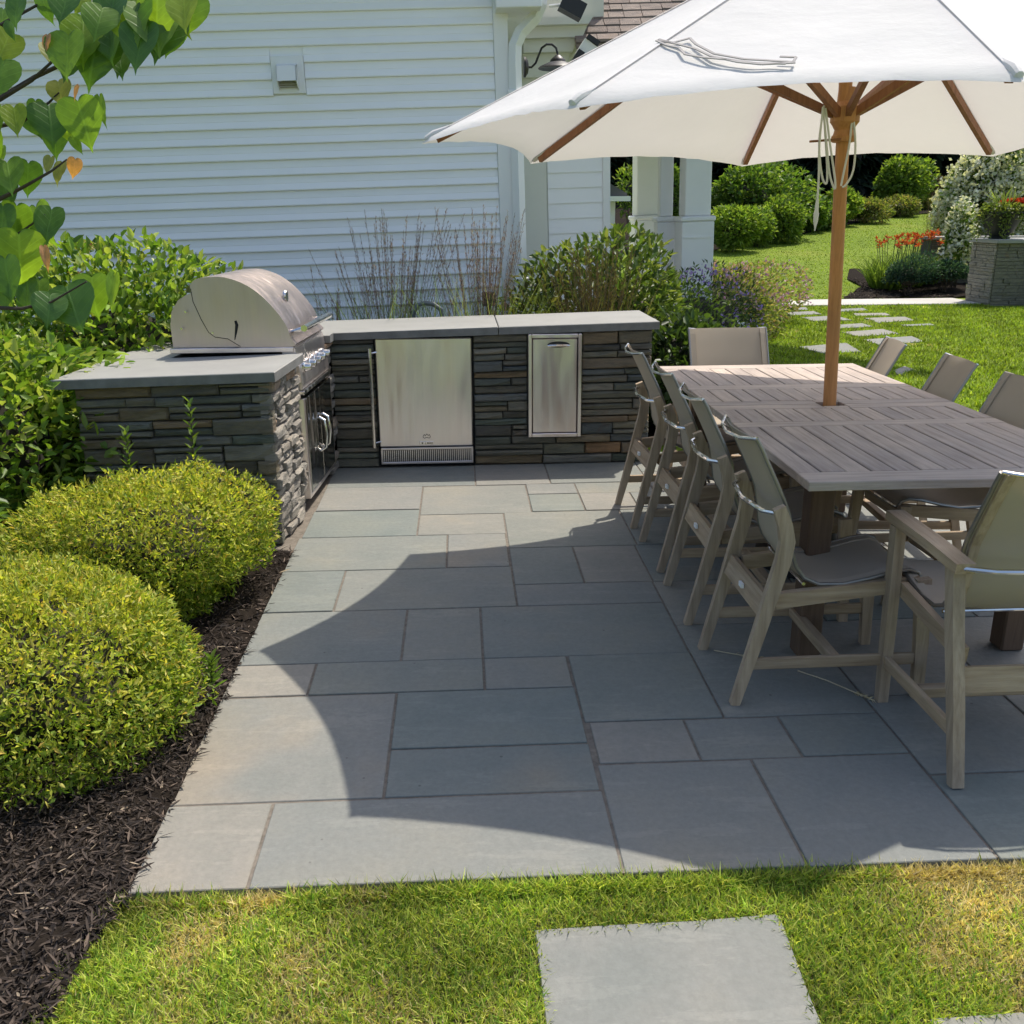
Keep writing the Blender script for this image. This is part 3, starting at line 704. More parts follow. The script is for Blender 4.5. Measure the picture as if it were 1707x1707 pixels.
for i in range(5):
    yy = GY0 + .10 + i * .128; kb = MB(); l = MB().lathe([(.030, 0), (.030, .012), (.022, .016), (.020, .042), (.015, .046)], (0, 0, 0), 16)
    MB().add([gz(-.852 + p[2], yy + p[0], .765 + p[1]) for p in l.v], l.f).build('knob', MAT['chrome'], gr, smooth=True)
# ---- doors under the grill
MAT['oven'] = steel('dark_polished_steel', (.34, .33, .31), .14, 2)
cd = thing('grill_cabinet', 'stainless steel double cabinet doors below the grill knobs', 'cabinet', (-.85, 5.0, .05))
mb = MB()
mb.box(-.915, -.872, GY0 - .002, GY0 + .028, .06, .627, .003, T=LT); mb.box(-.915, -.872, GY1 - .03, GY1 - .002, .06, .627, .003, T=LT); mb.box(-.915, -.872, GY0 + .029, GY1 - .031, .06, .085, .003, T=LT)
mb.build('frame', MAT['steel'], cd)
ym = (GY0 + GY1) / 2
for (a, b, hy) in ((GY0 + .032, ym - .002, ym - .05), (ym + .002, GY1 - .034, ym + .05)):
    d = MB().box(-.905, -.868, a, b, .089, .624, .004, T=LT).build('door', MAT['oven'], cd)
    MB().tube([LT(-.868, hy, .26), LT(-.838, hy, .28), LT(-.828, hy, .36), LT(-.838, hy, .44), LT(-.868, hy, .46)], .008, 8).build('handle', MAT['chrome'], d, smooth=True)
# ================================================================== HOUSE
HP = (.48, 7.9, 0)
house = thing('white_house', 'white house with horizontal clapboard siding, downspout and columned porch', 'house', HP)
house.rotation_euler = (0, -.027, 0)
EX = .1138
MB().box(-6, .47, 7.9, 14, -.3, 3.42).build('wall', MAT['siding'], house)
k = 0; z = -.06
while z < 3.35:
    segs = [(-6, .372)]
    if z + EX > 2.455 and z < 2.69: segs = [(-6, -1.316), (-1.064, .372)]
    cut = -99
    k += 1; ns = []
    for (a, b) in segs: ns += [(a, cut - .0012), (cut + .0012, b)] if a < cut < b else [(a, b)]
    for (a, b) in ns:
        MB().prism([(7.899, z - .004), (7.874, z), (7.8725, z + .008), (7.8868, z + EX * .46), (7.8858, z + EX * .5), (7.8945, z + EX + .002), (7.899, z + EX + .002)], 'x', a, b).build('siding_board', MAT['siding'], house)
    z += EX
MB().box(.374, .485, 7.868, 7.93, -.2, 3.4, .004).build('corner_board', MAT['trim'], house)
v_ = MB().box(-1.313, -1.067, 7.872, 7.9, 2.455, 2.72, .004).build('wall_vent', MAT['trim'], house)
mb = MB(); mb.prism([(7.87, 2.66), (7.80, 2.64), (7.775, 2.535), (7.79, 2.535), (7.812, 2.625), (7.87, 2.64)], 'x', -1.265, -1.115)
for xx in (-1.265, -1.122): mb.prism([(7.871, 2.66), (7.80, 2.64), (7.775, 2.535), (7.871, 2.475)], 'x', xx, xx + .007)
mb.build('hood', MAT['trim'], v_)
mb = MB()
for i in range(4): mb.box(-1.255, -1.125, 7.85, 7.868, 2.495 + i * .016, 2.501 + i * .016)
mb.build('louvre', plain('vent_louvre', (.35, .33, .27), .7), v_)
# eave, gutter, downspout
MB().prism([(7.72, 3.36), (7.72, 3.44), (11, 5.2), (14.3, 3.44), (14.3, 3.36)], 'x', -6.2, .72).build('roof', MAT['shingle'], house)
MB().box(.39, .73, 7.66, 8.1, 2.965, 3.30, .006).build('eave_return', MAT['trim'], house)
gt = MB(); gt.prism([(.52, 3.15), (.69, 3.15), (.73, 3.19), (.73, 3.29), (.52, 3.29)], 'y', 8.101, 13.5); gt.build('gutter', MAT['trim'], house)
dsp = [(.74, 7.86, 3.16), (.735, 7.86, 3.02), (.69, 7.86, 2.93), (.58, 7.855, 2.83), (.535, 7.85, 2.74), (.528, 7.85, 2.6), (.528, 7.85, -.1)]
MB().tube(dsp, .05, 4).build('downspout', MAT['trim'], house)
for zz in (1.0, 2.4): MB().box(.468, .588, 7.802, 7.9, zz, zz + .03, .003).build('downspout_strap', MAT['trim'], house)
# rear wing with porch
WY = 10.6
MB().box(.75, 1.0, WY - .03, WY, -.2, 3.6, .004).build('wing_trim', MAT['cream'], house)
MB().box(.5, 1.62, WY + .001, 13, -.2, 3.6).build('wing_wall', MAT['cream'], house)
z = -.1
while z < 3.1:
    MB().prism([(WY, z), (WY - .018, z), (WY - .004, z + .155), (WY, z + .155)], 'x', 1.012, 1.60).build('siding_board', MAT['siding'], house); z += .155
MB().box(1.601, 1.68, WY - .03, WY + .1, -.2, 3.3, .004).build('wing_trim', MAT['trim'], house)
for i, (x1, z0, z1, d) in enumerate(((1.26, 2.84, 3.06, .06), (1.33, 3.061, 3.18, .14), (1.42, 3.181, 3.28, .22), (1.47, 3.281, 3.35, .31))):
    MB().prism([(.78, z0), (x1 - .05, z0), (x1, z1), (.78, z1)], 'y', WY - d - .03, WY - .032).build('cornice', MAT['cream'], house)
# porch roof with shingles
rf = MB().prism([(WY - .3, 3.06), (WY - .3, 3.11), (14.2, 6.06), (14.2, 5.96)], 'x', 1.30, 6.0).build('porch_roof', MAT['shingle'], house)
ry = lambda s: (WY - .32 + s * .772, 3.123 + s * .635)
for r_ in range(15):
    s0 = r_ * .132; x = 1.29 - (r_ % 2) * .07; n_ = 0
    while x < 3.0:
        w = random.choice((.13, .16, .19, .22)); y0, z0 = ry(s0); y1, z1 = ry(s0 + .128); t = random.uniform(.012, .022)
        MB().add([(x + .003, y0, z0 - .004), (x + w - .003, y0, z0 - .004), (x + w - .003, y1, z1 - .004), (x + .003, y1, z1 - .004), (x + .003, y0, z0 + t), (x + w - .003, y0, z0 + t), (x + w - .003, y1, z1 + .003), (x + .003, y1, z1 + .003)],
                 [(0, 3, 2, 1), (4, 5, 6, 7), (0, 1, 5, 4), (1, 2, 6, 5), (2, 3, 7, 6), (3, 0, 4, 7)]).build('shingle', MAT['shingle'], rf)
        x += w
MB().box(1.7, 3.1, 11.0, 14, 2.6, 3.0).build('porch_beam', MAT['trim'], house)
MB().box(1.66, 3.3, 10.9, 14.5, -.1, .22).build('porch_floor', MAT['trim'], house)
def column(x0, x1, y0, lab=None):
    c = MB().box(x0, x1, y0, y0 + (x1 - x0), 1.42, 2.599, .012).build('column', MAT['trim'], house)
    MB().box(x0 - .035, x1 + .035, y0 - .035, y0 + (x1 - x0) + .035, .221, 1.36, .008).build('pedestal', MAT['trim'], c)
    MB().box(x0 - .05, x1 + .05, y0 - .05, y0 + (x1 - x0) + .05, 1.361, 1.419, .015).build('cap', MAT['trim'], c)
    mb = MB()
    for (a, b, p, q) in ((x0 - .01, x1 + .01, .42, .44), (x0 - .01, x1 + .01, 1.18, 1.2)): mb.box(a, b, y0 - .043, y0 - .036, p, q)
    mb.build('panel_moulding', MAT['trim'], c)
column(2.60, 2.90, 11.05); column(2.40, 2.555, 11.45); column(2.50, 2.86, 13.5)
# flood light and gooseneck lamp
fl = thing('flood_light', 'black box floodlight angled at the house eave above the downspout', 'floodlight', tuple(at(950, 12, Y=7.85)))
p0, p1 = at(936, 2, Y=7.85), at(972, 22, Y=7.85); d = nrm(p1 - p0); w = np.array([-d[2], 0, d[0]])
def obox(p0, p1, hw, y0, y1):
    d = nrm(np.array(p1) - np.array(p0)); w = np.array([-d[2], 0, d[0]]) * hw
    poly = [tuple((p + s)[[0, 2]]) for p, s in ((p0, w), (p1, w), (p1, -w), (p0, -w))]
    return MB().prism(poly, 'y', y0, y1)
obox(p0, p1, .055, 7.78, 7.93).build('housing', MAT['black'], fl)
MB().tube([tuple(at(915, 10, Y=7.86)), tuple(at(935, 8, Y=7.86))], .012, 6).build('bracket', MAT['trim'], fl)
f2 = thing('flood_light', 'white floodlight with black ends tucked under the cornice beside the umbrella', 'floodlight', tuple(at(975, 82, Y=9.9)))
obox(at(966, 78, Y=9.9), at(986, 93, Y=9.9), .075, 9.8, 10.0).build('housing', MAT['trim'], f2)
obox(at(977, 63, Y=9.9), at(996, 76, Y=9.9), .022, 9.78, 10.02).build('visor', MAT['black'], f2)
obox(at(958, 92, Y=9.9), at(968, 99, Y=9.9), .05, 9.78, 10.02).build('end_cap', MAT['black'], f2)
lp = thing('gooseneck_lamp', 'black gooseneck barn lamp on the side wall beside the downspout', 'wall lamp', tuple(at(873, 112, Y=8.5)))
b0 = at(873, 112, Y=8.5)
MB().lathe([(.075, 0), (.075, .012), (.05, .03), (.03, .035)], (0, 0, 0), 16).v
l = MB().lathe([(.078, 0), (.078, .015), (.05, .035), (.025, .04)], (0, 0, 0), 18)
MB().add([(b0[0] + p[2], b0[1] + p[0], b0[2] + p[1]) for p in l.v], l.f).build('wall_plate', MAT['black'], lp, smooth=True)
pts = [at(a, b, Y=8.5) for a, b in ((876, 112), (886, 112), (893, 105), (898, 92), (903, 80), (911, 74), (920, 74), (927, 80), (930, 92))]
MB().tube(pts, .009, 8).build('arm', MAT['black'], lp, smooth=True)
sp = at(930, 92, Y=8.5)
MB().lathe([(.02, .0), (.04, -.015), (.062, -.035), (.066, -.05), (.15, -.085), (.165, -.098), (.16, -.104), (.05, -.09)], tuple(sp), 24).build('lamp_shade', MAT['black'], lp, smooth=True)
# little far building
sh = thing('garden_pavilion', 'small white building with dark roof edge seen between house and porch columns', 'outbuilding', (3.6, 25, .5))
MB().box(2.4, 3.7, 25, 28, .3, 1.85).build('wall', MAT['trim'], sh)
MB().prism([(1.6, 2.75), (3.2, 2.5), (4.22, 1.95), (4.22, 1.87), (1.6, 1.9)], 'y', 24.6, 28.5).build('roof', plain('dark_roof', (.09, .09, .09), .8), sh)
MB().box(1.6, 4.3, 24.5, 24.58, 1.76, 1.88).build('fascia', MAT['trim'], sh)
MB().box(3.85, 4.0, 25, 25.2, .3, 1.85).build('post', MAT['trim'], sh)
# ================================================================== TABLE
tb = thing('dining_table', 'long weathered grey teak dining table with slatted top around the umbrella pole', 'table', (1.61, 3.92, 0))
TX0, TX1, TZ = 1.072, 2.15, .74
def plank(x0, x1, y0, y1, name, mat, dz=0): MB().box(x0, x1, y0, y1, TZ - .03 + dz, TZ + dz, .0025).build(name, mat, tb)
for (a, b) in ((2.762, 2.878), (3.548, 3.634), (3.885, 3.968), (3.973, 4.056), (4.352, 4.462), (4.955, 5.07)): 
    if a in (3.885, 3.973):
        plank(TX0, 1.55, a, b, 'cross_board', MAT['teak_x']); plank(1.66, TX1, a, b, 'cross_board', MAT['teak_x'])
        (plank(1.553, 1.657, 3.885, 3.93, 'cross_board', MAT['teak_x']) if a < 3.9 else plank(1.553, 1.657, 4.02, 4.056, 'cross_board', MAT['teak_x']))
    else: plank(TX0, TX1, a, b, 'cross_board', MAT['teak_x'])
for (a, b) in ((2.880, 3.546), (3.636, 3.883), (4.058, 4.350), (4.464, 4.953)):
    w = (TX1 - TX0) / 13
    for i in range(13): plank(TX0 + i * w + .0028, TX0 + (i + 1) * w - .0028, a, b, 'slat', MAT['teak_grey'], random.uniform(-.0012, .0012))
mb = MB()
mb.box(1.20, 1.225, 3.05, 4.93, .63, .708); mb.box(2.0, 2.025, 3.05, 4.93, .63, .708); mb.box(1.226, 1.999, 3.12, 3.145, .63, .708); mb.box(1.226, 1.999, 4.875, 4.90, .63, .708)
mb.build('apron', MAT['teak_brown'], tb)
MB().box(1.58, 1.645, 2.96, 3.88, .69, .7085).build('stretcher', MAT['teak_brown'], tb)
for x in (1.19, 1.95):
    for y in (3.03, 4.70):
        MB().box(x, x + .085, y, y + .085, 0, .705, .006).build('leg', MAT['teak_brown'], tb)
# ================================================================== CHAIRS (local: faces +X, rear feet at x = 0)
SP = [(.022, .885), (.040, .855), (.062, .81), (.095, .745), (.122, .69), (.143, .64), (.157, .57), (.166, .505), (.182, .462), (.21, .425), (.26, .402), (.34, .400), (.42, .415), (.50, .436), (.555, .443), (.585, .432), (.60, .41)]
def sling_part(ch, dx, hw):
    P = [(x + dx, z) for x, z in SP]; n = len(P); m = 9; V = []; F = []
    for t in (0, 1):
        for (x, z), k in zip(P, range(n)):
            for j in range(m):
                y = -hw + 2 * hw * j / (m - 1); sag = (1 - (y / hw) ** 2)
                bx, bz = (-.022 * sag if k < 8 else 0), (-.014 * sag if k >= 8 else 0)
                d = Vector((P[min(k + 1, n - 1)][0] - P[max(k - 1, 0)][0], P[min(k + 1, n - 1)][1] - P[max(k - 1, 0)][1])).normalized()
                o = .0016 * (1 if t else -1)
                V.append((x + bx - d.y * o, y, z + bz + d.x * o))
    L = n * m
    for i in range(n - 1):
        for j in range(m - 1):
            a = i * m + j; F += [(a, a + 1, a + m + 1, a + m), (L + a, L + a + m, L + a + m + 1, L + a + 1)]
    for j in range(m - 1): F += [(j, L + j, L + j + 1, j + 1), ((n - 1) * m + j, (n - 1) * m + j + 1, L + (n - 1) * m + j + 1, L + (n - 1) * m + j)]
    for i in range(n - 1): F += [(i * m, (i + 1) * m, L + (i + 1) * m, L + i * m), (i * m + m - 1, L + i * m + m - 1, L + (i + 1) * m + m - 1, (i + 1) * m + m - 1)]
    s = MB().add(V, F).build('sling_seat', MAT['sling'], ch, smooth=True, local=True)
    for sy in (-1, 1):
        MB().tube([(x, sy * (hw + .004), z) for x, z in P], .0065, 8).build('side_rail', MAT['rail'], ch, smooth=True, local=True)
        mb = MB()
        for i in range(n - 1):
            (x0, z0), (x1, z1) = P[i], P[i + 1]
            d = Vector((x1 - x0, z1 - z0)).normalized(); o = (-d.y * .0028, d.x * .0028)
            ya, yb = sy * (hw - .001), sy * (hw - .032)
            mb.add([(x0 - o[0], ya, z0 - o[1]), (x1 - o[0], ya, z1 - o[1]), (x1 - o[0], yb, z1 - o[1]), (x0 - o[0], yb, z0 - o[1]), (x0 + o[0], ya, z0 + o[1]), (x1 + o[0], ya, z1 + o[1]), (x1 + o[0], yb, z1 + o[1]), (x0 + o[0], yb, z0 + o[1])],
                   [(0, 1, 2, 3), (4, 7, 6, 5), (0, 4, 5, 1), (3, 2, 6, 7)])
        mb.build('hem', MAT['sling'], s, local=True)
    x, z = P[0]
    MB().tube([(x, -hw - .007, z), (x - .03, -hw * .6, z - .012), (x - .042, 0, z - .016), (x - .03, hw * .6, z - .012), (x, hw + .004, z)], .006, 8).build('top_rail', MAT['chrome'], ch, smooth=True, local=True)
    x, z = P[-1]
    MB().tube([(x, -hw - .007, z), (x, hw + .004, z)], .007, 8).build('front_rail', MAT['chrome'], ch, smooth=True, local=True)
    x, z = P[9]
    MB().tube([(x, -hw - .007, z - .02), (x, hw + .004, z - .02)], .006, 8).build('under_rail', MAT['chrome'], ch, smooth=True, local=True)
CHG = 'sling dining chairs around the table'
def make_chair():
    ch = thing('dining_chair', 'x', 'chair', (0, 0, 0), CHG)
    W = .205
    for sy in (-1, 1):
        a, b = sy * W - .0135, sy * W + .0135
        MB().strip([(0, 0), (.05, .20), (.095, .39), (.122, .50), (.130, .565), (.118, .62), (.096, .675)], [.030, .038, .044, .047, .047, .043, .037], 'y', a, b).build('rear_leg', MAT['teak_leg'], ch, local=True)
        MB().strip([(.615, 0), (.605, .2), (.585, .425)], [.034, .042, .046], 'y', a, b).build('front_leg', MAT['teak_leg'], ch, local=True)
        MB().strip([(.118, .352), (.585, .402)], [.052, .046], 'y', sy * (W - .029) - .012, sy * (W - .029) + .012).build('seat_rail', MAT['teak_side'], ch, local=True)
        MB().box(.052, .59, a + .006, b - .006, .125, .165, .003).build('side_stretcher', MAT['teak_side'], ch, local=True)
    rr = MB().strip([(.07, .305), (.09, .375)], [.022, .022], 'y', -W + .017, W - .017).build('rear_rail', MAT['teak_rail'], ch, local=True)
    MB().box(.057, .066, -.02, .012, .332, .348).build('label_plate', MAT['trim'], rr, local=True)
    MB().box(.56, .582, -W + .043, W - .043, .35, .40, .002).build('front_rail_board', MAT['teak_rail'], ch, local=True)
    MB().box(.31, .345, -W + .011, W - .011, .128, .162, .003).build('cross_stretcher', MAT['teak_rail'], ch, local=True)
    MB().tube([(.10, -W, .655), (.062, -W * .75, .65), (.045, 0, .648), (.062, W * .75, .65), (.10, W, .655)], .008, 8).build('back_bar', MAT['chrome'], ch, smooth=True, local=True)
    sling_part(ch, 0, .165)
    return ch
def make_armchair():
    ch = thing('dining_armchair', 'x', 'chair', (0, 0, 0), CHG)
    W = .285
    for sy in (-1, 1):
        a, b = sy * W - .017, sy * W + .017
        MB().strip([(0, 0), (.06, .22), (.12, .42), (.165, .60)], [.032, .042, .047, .047], 'y', a, b).build('rear_leg', MAT['teak_leg'], ch, local=True)
        MB().strip([(.49, 0), (.505, .3), (.52, .60)], [.030, .040, .044], 'y', a, b).build('front_leg', MAT['teak_leg'], ch, local=True)
        MB().strip([(.11, .612), (.30, .622), (.555, .626)], [.03, .03, .03], 'y', sy * W - .028, sy * W + .028).build('arm', MAT['teak_side'], ch, local=True)
        MB().box(.045, .492, a + .007, b - .007, .125, .165, .003).build('side_stretcher', MAT['teak_side'], ch, local=True)
        MB().strip([(.11, .352), (.50, .395)], [.05, .046], 'y', sy * (W - .031) - .012, sy * (W - .031) + .012).build('seat_rail', MAT['teak_side'], ch, local=True)
    MB().strip([(.075, .255), (.094, .325)], [.022, .022], 'y', -W + .018, W - .018).build('rear_rail', MAT['teak_rail'], ch, local=True)
    MB().box(.27, .305, -W + .011, W - .011, .128, .162, .003).build('cross_stretcher', MAT['teak_rail'], ch, local=True)
    MB().tube([(.12, -W - .01, .612), (.085, -W * .75, .612), (.065, 0, .612), (.085, W * .75, .612), (.12, W + .01, .612)], .008, 8).build('back_bar', MAT['chrome'], ch, smooth=True, local=True)
    for sy in (-1, 1):
        MB().strip([(.098, .882), (.122, .845), (.172, .745), (.221, .64), (.244, .505), (.262, .455)], [.010] * 6, 'y', sy * .205 - .014, sy * .205 + .014).build('back_stile', MAT['teak_leg'], ch, local=True)
    sling_part(ch, .085, .225)
    return ch
CH = make_chair(); AC = make_armchair()
def place(proto, first, loc, rz, label):
    o = proto if first else copy_tree(proto)
    o.location = loc; o.rotation_euler = (0, 0, rz); o['label'] = label; return o
LC = [(.868, 2.92, .01, 'armless teak sling chair on the left side of the table, nearest the camera'), (.865, 3.55, -.015, 'armless teak sling chair on the left side, second from the near end'),
      (.868, 4.115, .01, 'armless teak sling chair on the left side, third from the near end'), (.852, 4.73, .03, 'armless teak sling chair on the left side, farthest, by the stone counter')]
for i, (x, y, r, l) in enumerate(LC): place(CH, i == 0, (x, y, 0), r, l)
RC = [(2.305, 4.87, math.pi - .14, 'taupe sling chair back on the right side of the table, farthest from the camera'), (2.325, 4.235, math.pi - .08, 'taupe sling chair back on the right side of the table, second of the row'),
      (2.325, 3.69, math.pi + .02, 'taupe sling chair cut by the right edge of the picture')]
for (x, y, r, l) in RC: place(CH, False, (x, y, 0), r, l)
place(AC, True, (1.645, 2.216, 0), math.pi / 2, 'teak armchair with taupe sling at the near end of the table')
place(AC, False, (1.565, 5.63, 0), -math.pi / 2, 'wide taupe sling chair at the far end of the table facing the camera')
# ================================================================== UMBRELLA
um = thing('patio_umbrella', 'large white market umbrella on an orange teak pole through the table', 'umbrella', (1.64, 3.99, 0))
PB, PT = np.array([1.641, 3.997, 0.05]), np.array([1.478, 3.893, 2.62])
pole = lambda z: PB + (PT - PB) * ((z - PB[2]) / (PT[2] - PB[2]))
MB().tube([pole(.05), pole(1.2), pole(2.6)], [.029, .027, .025], 14).build('pole', MAT['teak_oiled'], um, smooth=True)
MB().lathe([(.30, 0), (.30, .05), (.27, .075), (.06, .085), (.05, .26), (.036, .27)], (1.641, 3.997, 0), 28).build('base', MAT['black'], um, smooth=True)
tips = [np.array(t) for t in ((.337, 2.925, 1.847), (-.113, 3.939, 1.822), (.377, 4.905, 1.791), (1.548, 5.345, 1.793), (2.626, 4.801, 1.811), (2.92, 3.72, 1.83), (2.47, 2.92, 1.86), (1.44, 2.56, 1.875))]
apex = np.array([1.482, 3.896, 2.585])
NS, NT = 18, 16
V = []; F = []; UVN = NS + 1
g = np.random.default_rng(5)
for k in range(8):
    a, b = tips[k], tips[(k + 1) % 8]; base = len(V)
    for i in range(NS + 1):
        s = i / NS
        for j in range(NT + 1):
            t = j / NT; pa, pb = apex + (a - apex) * s, apex + (b - apex) * s
            p = pa * (1 - t) + pb * t; q = 4 * t * (1 - t)
            pull = .062 * q * s ** 2.2
            p = p + (apex - p) * pull * np.array([1, 1, .75])
            p[2] += -.018 * q * math.sin(math.pi * s) * (1 + .3 * math.sin(k * 2.1)) + .004 * math.sin(s * 26 + k) * q * s + .0008 * math.sin(t * 19 + k * 1.7 + s * 5) * s * q
            if s > .93: p[2] += .0015 * math.sin(t * 45 + k * 3) * q
            V.append(tuple(p))
    for i in range(NS):
        for j in range(NT):
            n0 = base + i * (NT + 1) + j; F.append((n0, n0 + 1, n0 + NT + 2, n0 + NT + 1))
    # hem band
    hb = len(V)
    for j in range(NT + 1):
        p = np.array(V[base + NS * (NT + 1) + j]); d = p - apex; d[2] = 0; d /= np.linalg.norm(d)
        V.append(tuple(p + d * .020 + np.array([0, 0, -.021 - .0012 * math.sin(j * 2.3 + k)])))
    for j in range(NT): F.append((base + NS * (NT + 1) + j, base + NS * (NT + 1) + j + 1, hb + j + 1, hb + j))
cn = MB().add(V, F).build('canopy', MAT['canvas'], um, smooth=True)
# seams and corner pockets
for k in range(8):
    a = tips[k]; d = nrm(a - apex)
    mb = MB(); side = nrm(np.cross(d, [0, 0, 1])); nn = np.cross(side, d); nn = nn if nn[2] > 0 else -nn
    for i in range(12):
        p, q = apex + (a - apex) * (i / 12), apex + (a - apex) * ((i + 1) / 12)
        mb.add([tuple(p - side * .011 + nn * .002), tuple(p + nn * .0035), tuple(p + side * .011 + nn * .002), tuple(q - side * .011 + nn * .002), tuple(q + nn * .0035), tuple(q + side * .011 + nn * .002)], [(0, 1, 4, 3), (1, 2, 5, 4)])
    mb.build('seam', MAT['canvas'], cn)
    p1 = a + nn * .004
    MB().tube([tuple(a - d * .10 - nn * .006), tuple(a - d * .03), tuple(a + d * .004 - nn * .003), tuple(a + d * .010 - nn * .008)], [.010, .016, .013, .005], 10).build('corner_pocket', MAT['canvas'], cn, smooth=True)
top_hub = pole(2.46); run = pole(1.90)
for k in range(8):
    a = tips[k]; d = nrm(a - apex); side = nrm(np.cross(d, [0, 0, 1])); nn = np.cross(side, d); nn = nn if nn[2] > 0 else -nn
    st_, en_ = apex + (a - apex) * .03 - nn * .03, a - d * .03 - nn * .020
    def bar(mb, p, q, w, h):
        dd = nrm(q - p); s_ = nrm(np.cross(dd, [0, 0, 1])) * w / 2; n_ = np.cross(nrm(s_), dd) * h / 2
        Vb = [tuple(p + sx * s_ + sz * n_) for sx, sz in ((-1, -1), (1, -1), (1, 1), (-1, 1))] + [tuple(q + sx * s_ + sz * n_) for sx, sz in ((-1, -1), (1, -1), (1, 1), (-1, 1))]
        return mb.add(Vb, [(0, 1, 2, 3), (4, 7, 6, 5), (0, 4, 5, 1), (1, 5, 6, 2), (2, 6, 7, 3), (3, 7, 4, 0)])
    rb = bar(MB(), st_, en_, .022, .03).build('rib', MAT['rib'], um)
    mid = apex + (a - apex) * .46 - nn * .042; out = (a - apex); out[2] = 0; out = nrm(out)
    bar(MB(), run + out * .035, mid, .022, .03).build('strut', MAT['rib'], rb)
r0 = pole(1.80)
MB().lathe([(.040, 0), (.046, .004), (.046, .022), (.040, .028), (.036, .045), (.046, .062), (.056, .075), (.056, .13), (.048, .135), (.036, .15), (.034, .2)], tuple(r0), 22).build('runner_hub', MAT['teak_oiled'], um, smooth=True)
MB().lathe([(.04, -.06), (.055, -.05), (.055, .05), (.03, .07)], tuple(top_hub), 18).build('top_hub', MAT['teak_oiled'], um, smooth=True)
MB().lathe([(.06, -.02), (.07, 0), (.05, .02), (.03, .04), (.035, .06), (.02, .085), (.002, .095)], tuple(pole(2.60)), 18).build('finial', MAT['teak_oiled'], um, smooth=True)
# pulley rope loops, pin and tassel (measured just in front of the pole)
def rope(pts, Y, r=.0042, name='rope'):
    P = [Vector(at(a, b, Y=Y)) for a, b in pts]; out = []
    for i in range(len(P) - 1):
        p0, p1, p2, p3 = P[max(i - 1, 0)], P[i], P[i + 1], P[min(i + 2, len(P) - 1)]
        for t in (0, .25, .5, .75):
            out.append(.5 * ((2 * p1) + (p2 - p0) * t + (2 * p0 - 5 * p1 + 4 * p2 - p3) * t * t + (3 * p1 - p0 - 3 * p2 + p3) * t ** 3))
    out.append(P[-1])
    return MB().tube([tuple(p) for p in out], r, 6).build(name, MAT['cord'], um, smooth=True)
rope([(1372, 178), (1378, 240), (1383, 290), (1391, 315), (1392, 300), (1385, 250), (1376, 180)], 3.865)
rope([(1374, 176), (1366, 230), (1367, 270), (1372, 300), (1378, 305), (1379, 280), (1376, 230), (1373, 180)], 3.87)
rope([(1372, 178), (1366, 240), (1365, 290), (1363, 330)], 3.86)
rope([(1422, 190), (1426, 240), (1422, 285), (1410, 308), (1404, 312)], 3.88)
rope([(1421, 190), (1416, 240), (1408, 280), (1402, 310)], 3.88)
t0 = at(1363, 330, Y=3.86)
MB().lathe([(.004, .0), (.007, -.02), (.008, -.05), (.011, -.058), (.009, -.09), (.004, -.11), (.002, -.125)], tuple(t0), 10).build('tassel', MAT['cord'], um, smooth=True)
MB().tube([tuple(at(1350, 236, Y=3.87)), tuple(at(1424, 230, Y=3.9))], .005, 6).build('locking_pin', MAT['rib'], um, smooth=True)
# tie tapes lying on the front canopy panel
pa, pb = tips[0], tips[7]; pn = nrm(np.cross(pa - apex, pb - apex)); pn = pn if pn[2] > 0 else -pn
def on_panel(px, py):
    r = AX @ np.array([px - 853.5, py - 853.5, 1570.0]); t = ((apex - CAM) @ pn) / (r @ pn); p = CAM + r * t
    return p + pn * .003
TT = [[(1098, 68), (1120, 74), (1150, 66), (1160, 76), (1190, 92), (1240, 101), (1290, 104), (1322, 106), (1327, 98), (1300, 97)],
      [(1094, 70), (1112, 78), (1132, 82), (1142, 93), (1170, 98), (1215, 102), (1262, 108), (1310, 109)],
      [(1100, 70), (1130, 76), (1160, 84), (1185, 96), (1230, 106), (1270, 110), (1326, 107)]]
for pts in TT:
    mb = MB(); P = [on_panel(*q) for q in pts]
    for i in range(len(P) - 1):
        d = nrm(P[i + 1] - P[i]); s_ = np.cross(pn, d) * .0038
        mb.add([tuple(P[i] - s_), tuple(P[i] + s_), tuple(P[i + 1] + s_), tuple(P[i + 1] - s_), tuple(P[i] - s_ + pn * .003), tuple(P[i] + s_ + pn * .003), tuple(P[i + 1] + s_ + pn * .003), tuple(P[i + 1] - s_ + pn * .003)],
               [(0, 3, 2, 1), (4, 5, 6, 7), (0, 1, 5, 4), (2, 3, 7, 6), (1, 2, 6, 5), (3, 0, 4, 7)])
    mb.build('tie_tape', MAT['strap'], um)
